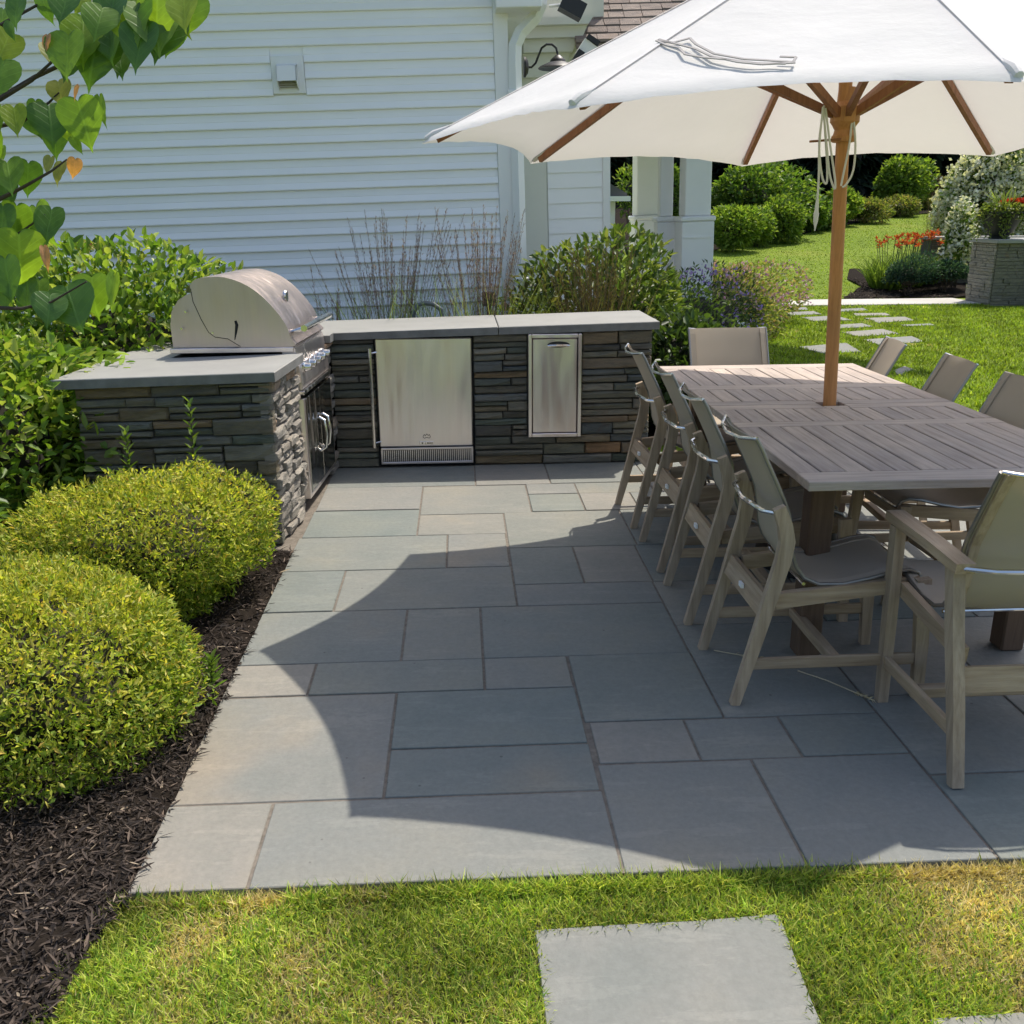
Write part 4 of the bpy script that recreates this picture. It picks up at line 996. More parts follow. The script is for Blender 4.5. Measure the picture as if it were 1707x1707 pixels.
# ================================================================== PLANTS
def leafdir(d, up=.4, jit=.6):
    n = len(d); return nrm(d + np.array([0, 0, up]) + rng.normal(size=(n, 3)) * jit)
def globe(name, label, c, rad, n, seed, grp):
    t = thing(name, label, 'shrub', (c[0], c[1], -.02), grp)
    core('twigs', c, rad, t, seed, s=.74)
    P, d = clump_points(c, rad, n, .30, .20, 22, -.8, seed)
    gp = np.sin(P[:, 0] * 23 + seed) + np.sin(P[:, 1] * 27 + 2 * seed) + np.sin(P[:, 2] * 31 + P[:, 0] * 11) + .8 * np.sin(P[:, 1] * 55 + P[:, 0] * 47)
    kp = (gp > -1.7) | (rng.random(len(P)) < .35); P, d = P[kp], d[kp]
    P = P + d * (.018 * gp[kp])[:, None]
    P[:, 2] = np.maximum(P[:, 2], .0)
    low = np.clip((P[:, 2] - .05) / (c[2] + rad[2]) * 1.5, 0, 1)
    new = rng.random(len(P)) < .18 + .60 * low * low
    col = palette(len(P), [(.17, .27, .025), (.22, .31, .03), (.13, .21, .022), (.26, .32, .045)], .2)
    col[new] = palette(int(new.sum()), [(.47, .49, .07), (.55, .54, .095), (.38, .44, .06), (.62, .56, .14), (.55, .40, .08)], .22, [.3, .22, .32, .1, .06])
    D = leafdir(d, .35, 1.15)
    leaves('foliage', P, D, unit(len(P)) + d * .8, rng.uniform(.012, .034, len(P)), rng.uniform(.006, .0125, len(P)), col, MAT['leaf'], t, .2, .1)
    # upright new shoots breaking the outline
    m = int(n * .06); Q, dq = clump_points(c, np.array(rad) * 1.02, m, .05, .20, 22, -.2, seed)
    colq = palette(len(Q), [(.42, .48, .08), (.36, .44, .06), (.52, .48, .10)], .18)
    leaves('shoots', Q, leafdir(dq, .35, .8), unit(len(Q)), rng.uniform(.02, .042, len(Q)), rng.uniform(.005, .010, len(Q)), colq, MAT['leaf'], t, .2, .1)
    return t
globe('globe_shrub', 'clipped yellow-green globe shrub in front, nearest the camera', (-1.41, 2.80, .15), (.435, .44, .275), 38000, 21, 'clipped globe shrubs')
globe('globe_shrub', 'clipped yellow-green globe shrub behind the first, against the stone counter', (-1.355, 3.82, .18), (.40, .37, .275), 32000, 22, 'clipped globe shrubs')
def shrub(name, label, c, rad, n, L, W, cols, seed, cat='shrub', grp=None, shell=.45, lump=.35, k=12, zmin=-.95, corem='twig', cs=.62, six=False, up=.3, flowers=None, wts=None, mat='leaf', ground=None):
    g0 = float(terrain(c[0], c[1])) if ground is None else ground
    t = thing(name, label, cat, (c[0], c[1], g0), grp)
    P, d = clump_points(c, rad, n, shell, lump, k, zmin, seed)
    P[:, 2] = np.maximum(P[:, 2], g0 + .02)
    if cs > 0: core('twigs', c, rad, t, seed, corem, cs)
    tips_ = P[rng.choice(len(P), 10)]
    stems('stems', (c[0], c[1], g0), [tuple(np.array(c) + (q - np.array(c)) * .8) for q in tips_], t, max(.006, rad[0] * .014))
    leaves('foliage', P, leafdir(d, up, .7), nrm(unit(len(P)) * .7 + np.array([0, 0, .8])), L * rng.uniform(.6, 1.25, len(P)), W * rng.uniform(.7, 1.2, len(P)), palette(len(P), cols, .2, wts), MAT[mat], t, .22, .18, six)
    if flowers:
        fn, fl, fc, fz, per = flowers
        Q, dq = clump_points(c, np.array(rad) * 1.03, fn, .12, lump, k, fz, seed)
        cc = np.repeat(Q, per, 0) + rng.normal(size=(len(Q) * per, 3)) * fl * .55
        fcol = palette(len(cc), fc, .12)
        leaves('flowers', cc, unit(len(cc)) + np.array([0, 0, .5]), unit(len(cc)), fl * rng.uniform(.5, 1, len(cc)), fl * rng.uniform(.4, .8, len(cc)), fcol, MAT['petal'], t, .1, .1)['kind'] = 'stuff'
    return t
HG = [(.14, .25, .03), (.19, .31, .04), (.26, .37, .06), (.10, .19, .028), (.36, .43, .10)]
shrub('hydrangea_shrub', 'tall bright green leafy shrub left of the grill, against the siding', (-2.02, 5.75, .50), (.92, .55, .78), 12000, .068, .034, HG, 31, six=True, lump=.3, mat='leafg', flowers=(60, .022, [(.36, .38, .13), (.42, .40, .20), (.40, .22, .10)], .1, 14), corem='twig')
shrub('hydrangea_shrub', 'dense green leafy shrub at the left picture edge beside the stone counter', (-2.52, 4.66, .40), (.66, .62, .62), 10000, .066, .034, HG, 32, six=True, lump=.3, mat='leafg', flowers=(14, .02, [(.36, .38, .13)], .3, 12))
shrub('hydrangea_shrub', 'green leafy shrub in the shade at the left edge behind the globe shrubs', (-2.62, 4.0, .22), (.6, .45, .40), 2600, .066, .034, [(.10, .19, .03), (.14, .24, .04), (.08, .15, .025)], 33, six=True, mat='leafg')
# weeds poking up between the globes and the wall
def weed(base, h, label):
    t = thing('weed', label, 'plant', tuple(base)); b = np.array(base)
    MB().tube([tuple(b), tuple(b + [0.005, 0, h * .6]), tuple(b + [.012, 0, h])], [.004, .003, .002], 5).build('stem', MAT['twig'], t)
    n = 26; f = np.linspace(.3, 1, n); a = np.arange(n) * 2.4
    P = b + np.stack([.01 * f, 0 * f, h * f], 1)
    leaves('foliage', P, np.stack([np.cos(a), np.sin(a), .7 + f], 1), np.tile([0, 0, 1.], (n, 1)) + rng.normal(size=(n, 3)) * .2, .065 * (1.15 - .5 * f), .017, palette(n, [(.10, .18, .03), (.15, .23, .04)], .15), MAT['leaf'], t, .2, .2, True)
weed((-1.22, 4.20, .25), .50, 'slender green weed standing up in front of the stone counter')
weed((-1.52, 4.22, .25), .37, 'short weed behind the rear globe shrub')
weed((-.855, 2.86, -.01), .16, 'small green weed at the patio edge by the front globe shrub')
# feather reed grasses behind the counter
def reed(name, label, x, y, n, h, spread, seed, plume=True, cols=None, grp='feather reed grasses behind the counter', gcol=None):
    t = thing(name, label, 'ornamental grass', (x, y, -.01), grp); g = np.random.default_rng(seed)
    a = g.uniform(0, 6.28, n * 5); r = g.random(n * 5) ** .6 * .10
    P = np.stack([x + r * np.cos(a), y + r * np.sin(a) * .6, np.zeros(n * 5)], 1)
    D = np.stack([np.cos(a) * spread * 1.3 + g.normal(size=n * 5) * .12, np.sin(a) * spread + g.normal(size=n * 5) * .1, np.ones(n * 5)], 1)
    blades('leaves', P, D, h * g.uniform(.55, .98, n * 5), .0075, palette(n * 5, gcol or [(.20, .29, .09), (.26, .33, .10), (.30, .33, .12), (.15, .23, .07)], .2), MAT['blade'], t, bend=.25)
    mb = MB(); PV = []; DV = []
    for i in range(n):
        aa = g.uniform(0, 6.28); dx, dy = math.cos(aa) * spread * g.uniform(.1, 1) + g.normal() * .05, math.sin(aa) * spread * .5 * g.random()
        hh = h * g.uniform(.78, 1.12); b = np.array([x + dx * .25, y + dy * .2, 0]); tp = b + np.array([dx * hh, dy * hh, hh]); md = (b + tp) / 2 + np.array([-dx * .04, 0, .03])
        mb.tube([tuple(b), tuple(md), tuple(tp)], [.0018, .0015, .0009], 4)
        m = 70; f = g.uniform(.62, 1.0, m)[:, None]
        q = np.where(f < .5, b, md + (tp - md) * (2 * f - 1)); PV.append(q + g.normal(size=(m, 3)) * .0055 * (1.25 - f) / .5); DV.append(np.tile(tp - md, (m, 1)) / hh + g.normal(size=(m, 3)) * .12)
    mb.build('stalks', plain('reed_stalk', (.13, .11, .07), .7, var=.2), t)
    if plume:
        PV = np.concatenate(PV); DV = np.concatenate(DV)
        leaves('plumes', PV, DV, unit(len(PV)), .024, .0036, palette(len(PV), cols or [(.30, .19, .18), (.36, .25, .22), (.24, .15, .15), (.42, .32, .24)], .2), MAT['petal'], t, .1, 0)
    return t
reed('reed_grass', 'reddish plumed feather reed grass behind the counter, left of the fridge seam', -.50, 6.95, 62, 1.40, .30, 41)
reed('reed_grass', 'reddish plumed feather reed grass against the siding near the downspout', .14, 6.95, 66, 1.42, .27, 42)
reed('reed_grass', 'thin sparse reed grass leaning left beside the grill hood', -.93, 7.0, 16, 1.12, .35, 43)
DG = [(.10, .165, .035), (.14, .20, .045), (.08, .13, .03), (.20, .24, .07)]
reed('reed_grass', 'olive brown grass clump behind the right end of the counter', 1.0, 6.98, 110, 1.18, .26, 44, True, [(.17, .12, .06), (.22, .17, .08), (.13, .10, .05)], 'tall plants at the right end of the counter', [(.22, .26, .06), (.30, .30, .09), (.15, .21, .05)])
shrub('leafy_shrub', 'tall dark green broad-leaved shrub behind the right end of the counter', (1.22, 7.55, .50), (.60, .46, .72), 6000, .085, .034, DG, 45, six=True, lump=.45, k=14, mat='leafg', grp='tall plants at the right end of the counter', cs=.6)
shrub('leafy_shrub', 'dark glossy shrub filling the corner between the counter and far table chair', (1.62, 6.85, .36), (.36, .45, .46), 2400, .09, .04, [(.05, .09, .022), (.07, .12, .028), (.04, .07, .02)], 46, six=True, mat='leafg', grp='tall plants at the right end of the counter')
shrub('leafy_shrub', 'low brownish shrub under the downspout behind the counter', (.62, 7.35, .45), (.30, .35, .52), 1500, .08, .03, [(.09, .11, .03), (.12, .12, .04), (.06, .09, .025)], 47, six=True, mat='leafg', cs=.5)
PINK = [(.55, .27, .46), (.46, .25, .52), (.62, .40, .50)]
GM = [(.17, .24, .05), (.24, .30, .07), (.32, .35, .10), (.14, .19, .045), (.34, .25, .15)]
shrub('flowering_perennial', 'loose mound of pink-flowered perennials beside the porch column', (3.40, 12.5, .30), (.84, .9, .52), 5200, .07, .028, GM, 51, 'flowers', 'flowering mounds along the bed', lump=.3, flowers=(170, .05, PINK, .0, 5))
shrub('flowering_perennial', 'pink-tinged flowering mound nearest the stepping stones', (4.15, 14.2, .27), (.78, 1.0, .46), 5200, .075, .03, GM, 52, 'flowers', 'flowering mounds along the bed', lump=.3, flowers=(170, .055, PINK, .0, 5))
shrub('flowering_perennial', 'low purple-blue flowering plant at the foot of the near porch column', (2.62, 10.3, .28), (.62, .6, .55), 2600, .06, .022, [(.07, .11, .04), (.10, .15, .05), (.05, .09, .04)], 53, 'flowers', 'flowering mounds along the bed', flowers=(90, .05, [(.30, .22, .62), (.40, .28, .68)], .1, 5))
shrub('flowering_perennial', 'dark leafy perennial in front of the pink flower mounds', (2.15, 9.3, .25), (.5, .6, .5), 2200, .07, .03, [(.05, .09, .025), (.07, .12, .03), (.10, .15, .04)], 54, 'flowers', 'flowering mounds along the bed')
# ================================================================== FAR GARDEN
def far(name, label, pc, pt, pb, wpx, Y, n, L, W, cols, seed, grp='shrubs bordering the far lawn', dz=.8, **kw):
    top, bot = at(pc, pt, Y=Y), at(pc, pb, Y=Y); w = wpx * Y * 1.04 / 1570 / 2 * .86
    g0 = float(terrain(top[0], Y)); bz = min(bot[2], g0 + .4); h = (top[2] - bz) / 2 * .93
    kw.setdefault('lump', .38); kw.setdefault('shell', .5); kw.setdefault('k', 13)
    return shrub(name, label, (top[0], Y, bz + h), (w, w * dz, h * 1.02), int(n * 1.2), L, W, cols, seed, grp=grp, ground=g0, **kw)
BR = [(.15, .25, .035), (.21, .31, .05), (.28, .37, .075), (.10, .18, .026)]
MD = [(.10, .19, .03), (.15, .24, .04), (.07, .14, .022), (.20, .29, .06)]
OL = [(.19, .24, .055), (.25, .28, .07), (.14, .19, .045), (.27, .23, .09)]
far('border_shrub', 'tall rounded green shrub right of the porch columns, at the back', 1248, 284, 375, 122, 27.5, 3800, .17, .10, MD, 61, lump=.45)
far('border_shrub', 'white-flowering shrub behind the rounded green shrub', 1308, 300, 350, 46, 28.2, 900, .16, .09, MD, 62, flowers=(70, .12, [(.72, .72, .66), (.65, .66, .58)], .0, 6))
far('border_shrub', 'bright green low shrub touching the near porch column', 1228, 343, 416, 84, 24.3, 3200, .12, .06, BR, 63, lump=.4)
far('border_shrub', 'rounded dense green shrub at the lawn edge', 1303, 332, 398, 80, 26.0, 3200, .12, .06, BR, 64, lump=.3)
far('border_shrub', 'green shrub between the rounded shrub and the umbrella pole', 1352, 318, 385, 66, 28.5, 2000, .14, .07, MD, 65)
far('border_shrub', 'yellow-green shrub just right of the umbrella pole', 1405, 308, 372, 56, 30.2, 1800, .15, .08, BR, 66)
far('border_shrub', 'low olive spreading shrub right of the umbrella pole', 1447, 330, 366, 80, 31.0, 1900, .12, .05, OL, 67)
far('border_shrub', 'tall bright green upright shrub against the dark evergreens', 1508, 270, 350, 82, 35.5, 2600, .20, .12, BR, 68, lump=.55)
far('border_shrub', 'low round olive shrub below the tall upright shrub', 1508, 330, 359, 62, 33.0, 1500, .12, .05, OL, 69)
far('border_shrub', 'olive green low shrub left of the white hydrangea', 1572, 327, 352, 66, 35.5, 1300, .13, .06, OL, 70)
far('border_shrub', 'thin reddish-brown shrub between the upright shrub and the hydrangea', 1552, 288, 345, 46, 38.0, 700, .16, .07, [(.08, .06, .04), (.10, .09, .04), (.06, .07, .03)], 71, cs=.3)
far('border_shrub', 'bright leaf tuft between the house wing and far porch column', 1052, 275, 330, 44, 30.0, 500, .16, .08, BR, 72, cs=.4)
far('border_shrub', 'dark green low shrub filling the gap left of the umbrella pole', 1378, 338, 384, 60, 29.2, 1400, .12, .06, MD, 76)
far('border_shrub', 'small bright green shrub between the two rounded shrubs at the lawn edge', 1265, 350, 406, 52, 25.2, 1400, .11, .06, BR, 77)
far('border_shrub', 'dim green shrub seen in the gap between the two porch columns', 1122, 270, 400, 40, 26.0, 1300, .13, .07, MD, 73)
WF = [(.74, .73, .62), (.66, .66, .52), (.80, .78, .70), (.58, .60, .42)]
far('white_hydrangea', 'big white-flowering hydrangea tree behind the stone pier', 1662, 236, 430, 165, 20.5, 4200, .13, .07, MD, 74, grp=None, flowers=(800, .12, WF, -.8, 12), lump=.3)
far('white_hydrangea', 'pale lower hydrangea branch hanging left of the urn', 1606, 340, 425, 46, 18.2, 700, .10, .05, MD, 75, grp=None, flowers=(110, .10, WF, -.7, 10), cs=.4)
def conifer(x, y, h, r, label, seed):
    g0 = float(terrain(x, y)); t = thing('conifer', label, 'tree', (x, y, g0), 'dark evergreens behind the garden')
    MB().tube([(x, y, g0 - .1), (x, y, g0 + h * .5), (x, y, g0 + h)], [.18, .12, .02], 8).build('trunk', MAT['bark'], t, smooth=True)
    g = np.random.default_rng(seed); n = 5200
    f = g.random(n) ** 1.5; a = g.uniform(0, 6.28, n); tier = .78 + .22 * np.sin(f * h * 5.2 + a * 2)
    rr = r * (1 - f * .93) * tier * np.sqrt(g.uniform(.35, 1, n))
    P = np.stack([x + rr * np.cos(a), y + rr * np.sin(a), g0 + .05 + f * h - rr * .18], 1)
    D = np.stack([np.cos(a), np.sin(a), -.35 + g.normal(size=n) * .25], 1) + g.normal(size=(n, 3)) * .25
    leaves('crown', P, D, np.tile([0, 0, 1.], (n, 1)) + g.normal(size=(n, 3)) * .4, g.uniform(.35, .7, n), g.uniform(.14, .28, n), palette(n, [(.012, .024, .012), (.018, .034, .016), (.009, .017, .010), (.024, .042, .018)], .2), MAT['needle'], t, .15, .2)
i = 0
CL = ['dark evergreen behind the house wing, leftmost in view', 'dark evergreen seen left of the far porch column', 'dark evergreen seen between the porch columns', 'dark evergreen behind the rounded green shrub', 'dark evergreen above the white-flowering shrub',
      'dark evergreen left of the umbrella pole', 'dark evergreen right behind the umbrella pole', 'dark evergreen above the olive spreading shrub', 'dark evergreen behind the bright upright shrub', 'dark evergreen right of the bright upright shrub', 'dark evergreen left of the white hydrangea', 'dark evergreen behind the white hydrangea, rightmost in view',
      ]
for k, px in enumerate((985, 1050, 1112, 1185, 1250, 1320, 1390, 1455, 1520, 1590, 1655, 1730)):
    Y = 41 + (k % 2) * 3.0; p = at(px, 300, Y=Y); conifer(p[0], Y, 9.5 + (k * 37 % 5) * .6, 2.3, CL[k], 80 + k)
# ---- stone pier, low wall, urn and planting
pier = thing('stone_pier', 'dark stacked stone pier and wall with bluestone cap at the right picture edge', 'wall', (9.6, 16.1, 0))
MB().box(8.91, 9.77, 15.72, 16.5, -.2, .98).build('core', MAT['core'], pier)
MB().box(9.771, 13.4, 15.45, 16.0, -.2, .98).build('core', MAT['core'], pier)
MB().box(8.85, 9.85, 15.64, 16.56, .985, 1.05, .008).build('cap', MAT['top'], pier)
MB().box(9.855, 13.4, 15.37, 16.05, .985, 1.05, .008).build('cap', MAT['top'], pier)
def drywall(O, eu, en, u1, v1, parent, seed, h0=.035, h1=.07):
    g = random.Random(seed); mb = MB(); O, eu, en = map(np.array, (O, eu, en)); z = -.05
    while z < v1:
        h = min(g.uniform(h0, h1), v1 - z + .001); u = 0
        while u < u1:
            w = min(g.uniform(.12, .42), u1 - u); p = g.uniform(.01, .035)
            c = [O + eu * (u + .004) + np.array([0, 0, z + .003]), O + eu * (u + w - .004) + np.array([0, 0, z + .003]), O + eu * (u + w - .004) + np.array([0, 0, z + h - .003]), O + eu * (u + .004) + np.array([0, 0, z + h - .003])]
            mb.add([tuple(q) for q in c] + [tuple(q + en * (p + g.uniform(-.006, .006))) for q in c], [(0, 1, 5, 4), (1, 2, 6, 5), (2, 3, 7, 6), (3, 0, 4, 7), (4, 5, 6, 7)])
            u += w
        z += h
    o = mb.build('stonework', MAT['stone'], parent); o['kind'] = 'stuff'; return o
drywall((8.91, 15.72, 0), (1., 0, 0), (0, -1., 0), .86, .98, pier, 3)
drywall((9.78, 15.45, 0), (1., 0, 0), (0, -1., 0), 2.6, .98, pier, 4)
drywall((8.91, 16.5, 0), (0, -1., 0), (-1., 0, 0), .78, .98, pier, 5)
lw = thing('stone_wall', 'low dark stacked stone wall behind the daylilies, left of the pier', 'wall', (9.5, 18.9, 0))
MB().box(9.35, 12, 18.9, 19.3, -.1, .95).build('core', MAT['core'], lw); MB().box(9.30, 12, 18.85, 19.35, .952, 1.01, .006).build('cap', MAT['top'], lw)
drywall((9.35, 18.9, 0), (1., 0, 0), (0, -1., 0), 2.4, .95, lw, 6)
ux, uy = 9.12, 16.1
urn = thing('planter_urn', 'dark round planter urn standing on the stone pier', 'planter', (ux, uy, 1.05))
MB().lathe([(.16, 1.05), (.17, 1.07), (.15, 1.09), (.20, 1.15), (.27, 1.28), (.31, 1.40), (.33, 1.44), (.345, 1.46), (.345, 1.485), (.30, 1.485), (.29, 1.44)], (ux, uy, 0), 26).build('bowl', MAT['urn'], urn, smooth=True)
pf = thing('potted_flowers', 'red flowers, trailing greens and spiky grass planted in the urn', 'flowers', (ux, uy, 1.44))
MB().lathe([(.001, 1.44), (.28, 1.45), (.285, 1.46)], (ux, uy, 0), 18).build('soil', MAT['soil'], pf)
n = 900; a = rng.uniform(0, 6.28, n); r = .36 * np.sqrt(rng.random(n))
P = np.stack([ux + r * np.cos(a), uy + r * np.sin(a), 1.47 + rng.random(n) * .14 - np.maximum(0, r - .28) * 1.6], 1)
leaves('foliage', P, np.stack([np.cos(a), np.sin(a), rng.normal(size=n) * .6 + .2], 1), unit(n) + [0, 0, 1], .07, .045, palette(n, [(.13, .19, .04), (.20, .25, .06), (.09, .14, .03), (.24, .26, .10)], .2), MAT['leaf'], pf)
n = 340; a = rng.uniform(-.9, 1.6, n); r = .33 * np.sqrt(rng.random(n))
P = np.stack([ux + .07 + r * np.cos(a), uy + r * np.sin(a) - .08, 1.60 + rng.random(n) * .07], 1)
leaves('flowers', P, unit(n) + [0, 0, .6], unit(n), .055, .05, palette(n, [(.55, .06, .03), (.62, .12, .05), (.45, .05, .04)], .15), MAT['petal'], pf)
n = 46; a = rng.uniform(0, 6.28, n); P = np.stack([ux + .05 * np.cos(a), uy + .05 * np.sin(a), np.full(n, 1.5)], 1)
blades('spiky_grass', P, np.stack([np.cos(a) * .55, np.sin(a) * .55, np.ones(n)], 1), rng.uniform(.3, .55, n), .022, palette(n, [(.17, .23, .07), (.24, .30, .10)], .15), MAT['blade'], pf, bend=.35)
n = 260; k_ = rng.integers(0, 7, n); a0 = rng.uniform(2.4, 5.2, 7)[k_]; f = rng.random(n)
P = np.stack([ux + (.33 + .06 * f) * np.cos(a0) + rng.normal(size=n) * .02, uy + (.33 + .06 * f) * np.sin(a0), 1.50 - f * .45], 1)
leaves('trailing_vine', P, unit(n) - [0, 0, .6], unit(n), .05, .035, palette(n, [(.15, .20, .05), (.20, .24, .07)], .2), MAT['leaf'], pf)
# daylilies, juniper, thin grass
def lily(px, py, Y, label, seed, fl=True):
    p = at(px, py, Y=Y); g0 = float(terrain(p[0], Y)); t = thing('daylily', label, 'flowers', (p[0], Y, g0), 'orange daylilies by the walkway'); g = np.random.default_rng(seed)
    n = 420; a = g.uniform(0, 6.28, n); r = .3 * np.sqrt(g.random(n)); P = np.stack([p[0] + r * np.cos(a), Y + r * np.sin(a), np.full(n, g0)], 1)
    blades('leaves', P, np.stack([np.cos(a) * .5, np.sin(a) * .5, np.ones(n)], 1), g.uniform(.4, .78, n), .028, palette(n, [(.14, .22, .04), (.20, .28, .06), (.10, .17, .03)], .2), MAT['blade'], t, bend=.45)
    mb = MB(); Q = []
    for i in range(15):
        aa = g.uniform(0, 6.28); rr = .36 * math.sqrt(g.random()); q = (p[0] + rr * math.cos(aa), Y + rr * math.sin(aa), g0 + g.uniform(.78, .98)); mb.tube([(p[0] + rr * .4 * math.cos(aa), Y + rr * .4 * math.sin(aa), g0), q], .006, 4)
        Q += [np.array(q) + g.normal(size=3) * .012 for _ in range(7)]
    mb.build('stalks', plain('lily_stalk', (.12, .17, .05), .7), t); Q = np.array(Q)
    leaves('flowers', Q, unit(len(Q)) + [0, 0, .7], unit(len(Q)), .085, .035, palette(len(Q), [(.55, .10, .03), (.60, .16, .05), (.42, .07, .03)], .15), MAT['petal'], t, .1, .2)
lily(1482, 450, 18.3, 'orange daylily clump at the left tip of the mulched bed', 91)
lily(1510, 448, 18.6, 'orange daylily clump, second from the left in the mulched bed', 92)
lily(1536, 446, 18.9, 'orange daylily clump behind the blue juniper', 93)
lily(1562, 445, 19.2, 'orange daylily clump nearest the low stone wall', 94)
p = at(1545, 445, Y=19.8); reed('reed_grass', 'thin upright grass rising above the orange daylilies', p[0], 19.8, 22, 1.75, .10, 95, True, [(.20, .17, .08), (.16, .14, .06)], None)
BJ = [(.035, .085, .060), (.05, .11, .08), (.028, .065, .05), (.075, .13, .09)]
far('blue_juniper', 'low blue-green juniper at the front of the mulched bed', 1520, 437, 484, 72, 17.55, 2600, .07, .022, BJ, 96, grp='junipers', lump=.4, zmin=-.3, dz=.6)
far('blue_juniper', 'blue-green juniper touching the stone pier', 1580, 433, 478, 76, 17.75, 2600, .07, .022, BJ, 97, grp='junipers', lump=.4, zmin=-.3, dz=.6)
# ================================================================== REDBUD (overhanging, upper left)
rb = thing('redbud_tree', 'redbud branches with heart-shaped green leaves hanging in at the upper left', 'tree', (-2.35, 2.3, -.02))
MB().tube([(-2.35, 2.3, -.05), (-2.3, 2.28, .6), (-2.2, 2.25, 1.3), (-2.05, 2.2, 1.9), (-1.95, 2.15, 2.5)], [.05, .043, .036, .028, .018], 10).build('trunk', MAT['bark'], rb, smooth=True)
def zp(a, b, Y=2.05): return at(a / 3.048, b / 3.048, Y=Y)
def branch(start, pts, r0=.0065, Y=2.05):
    P = [start] + [tuple(zp(a, b, Y)) for a, b in pts]; n = len(P)
    MB().tube(P, [r0 * (1 - .75 * i / (n - 1)) for i in range(n)], 7).build('branch', MAT['bark'], rb, smooth=True)
branch((-2.17, 2.24, 1.42), [(-300, 700), (0, 500), (180, 390), (330, 320), (560, 200), (800, 90), (980, 20)])
branch((-2.2, 2.25, 1.34), [(-250, 640), (0, 505), (160, 410), (290, 290), (250, 260)], .006, 2.03)
branch((-2.25, 2.26, 1.2), [(-250, 760), (0, 640), (110, 620), (250, 520), (300, 470)], .006, 2.08)
branch((-2.27, 2.27, 1.05), [(-250, 1150), (0, 1010), (120, 950), (260, 870), (340, 810)], .006, 2.0)
branch((-2.29, 2.28, .85), [(-250, 1350), (-40, 1260), (90, 1190), (230, 1090)], .006, 2.06)
branch((-2.3, 2.28, .7), [(-250, 1560), (0, 1565), (110, 1568), (260, 1535), (440, 1430)], .006, 1.98)
branch((-2.1, 2.22, 1.7), [(-300, 200), (0, 130), (60, 95), (200, 20), (420, -60)], .006, 2.1)
def redbud_mat(name, col, tr):
    m, nt, b = M(name, .42); v = coords(nt)
    tc = nd(nt, 'ShaderNodeTexCoord'); sx = nd(nt, 'ShaderNodeSeparateXYZ'); nt.links.new(tc.outputs['Object'], sx.inputs[0])
    ab = nd(nt, 'ShaderNodeMath', operation='ABSOLUTE'); nt.links.new(sx.outputs[0], ab.inputs[0])
    ad = nd(nt, 'ShaderNodeMath', operation='MULTIPLY_ADD'); ad.inputs[1].default_value = -.75; nt.links.new(ab.outputs[0], ad.inputs[0]); nt.links.new(sx.outputs[1], ad.inputs[2])
    sn = nd(nt, 'ShaderNodeMath', operation='MULTIPLY'); sn.inputs[1].default_value = 34; nt.links.new(ad.outputs[0], sn.inputs[0])
    s2 = nd(nt, 'ShaderNodeMath', operation='SINE'); nt.links.new(sn.outputs[0], s2.inputs[0])
    vein = ramp(nt, s2.outputs[0], [(.93, (0, 0, 0)), (1, (1, 1, 1))])
    mid = ramp(nt, ab.outputs[0], [(.012, (1, 1, 1)), (.03, (0, 0, 0))])
    vv = mix(nt, vein, mid, 1.0, 'LIGHTEN')
    c = mix(nt, tuple(col), ramp(nt, noise(nt, v, 3.5, 4), [(.3, (.78, .80, .75)), (.7, (1.2, 1.15, 1.1))]), 1.0, 'MULTIPLY')
    c = mix(nt, c, tuple(min(1, x * 1.7 + .03) for x in col), mix(nt, (0, 0, 0), vv, .22))
    nt.links.new(c, b.inputs['Base Color']); bump(nt, b, vv, .25, .02)
    t = nd(nt, 'ShaderNodeBsdfTranslucent'); nt.links.new(mix(nt, c, (1.6, 1.55, .5), 1.0, 'MULTIPLY'), t.inputs[0])
    ms = nd(nt, 'ShaderNodeMixShader'); ms.inputs[0].default_value = tr
    nt.links.new(b.outputs[0], ms.inputs[1]); nt.links.new(t.outputs[0], ms.inputs[2]); nt.links.new(ms.outputs[0], nt.nodes['Material Output'].inputs[0])
    return m
LM = {'d': redbud_mat('redbud_dark', (.075, .165, .032), .34), 'g': redbud_mat('redbud_green', (.15, .27, .045), .48), 'b': redbud_mat('redbud_bright', (.23, .37, .055), .55),
      'y': redbud_mat('redbud_yellow', (.24, .33, .05), .5), 'o': redbud_mat('redbud_orange', (.55, .27, .14), .4), 'l': redbud_mat('redbud_olive', (.28, .30, .10), .45)}
# heart outline, base notch at origin, tip towards -Y, unit height
HO = [(0, 0), (.10, .075), (.24, .11), (.38, .06), (.475, -.07), (.50, -.23), (.46, -.40), (.37, -.56), (.25, -.71), (.12, -.84), (.04, -.94), (0, -1.06)]
def heart(mat, curl, fold, seed):
    g = random.Random(seed); V = []; F = []; n = len(HO)
    def z(x, y): return fold * abs(x) - curl * (y + .3) ** 2 + .02 * math.sin(x * 14 + y * 9 + seed) - .10 * abs(x) ** 2 * 2
    for s in (1, -1):
        b = len(V)
        for (x, y) in HO: V.append((s * x, y, z(s * x, y)))
        for (x, y) in HO: V.append((s * x * .5, y, z(s * x * .5, y)))
        for (x, y) in HO: V.append((0, y if y < 0 else 0, z(0, min(y, 0))))
        for i in range(n - 1):
            for (p, q) in ((0, n), (n, 2 * n)): F.append((b + p + i, b + p + i + 1, b + q + i + 1, b + q + i))
    mb = MB().add(V, F); me = mb.mesh('leaf', np.zeros(3), True); me.materials.append(mat)
    import bmesh
    bm = bmesh.new(); bm.from_mesh(me); bmesh.ops.remove_doubles(bm, verts=bm.verts, dist=1e-4); bm.to_mesh(me); bm.free()
    return me
HM = {k: [heart(m, c, f, s) for c, f, s in ((.18, .22, 1), (.30, .10, 2), (.10, .35, 3))] for k, m in LM.items()}
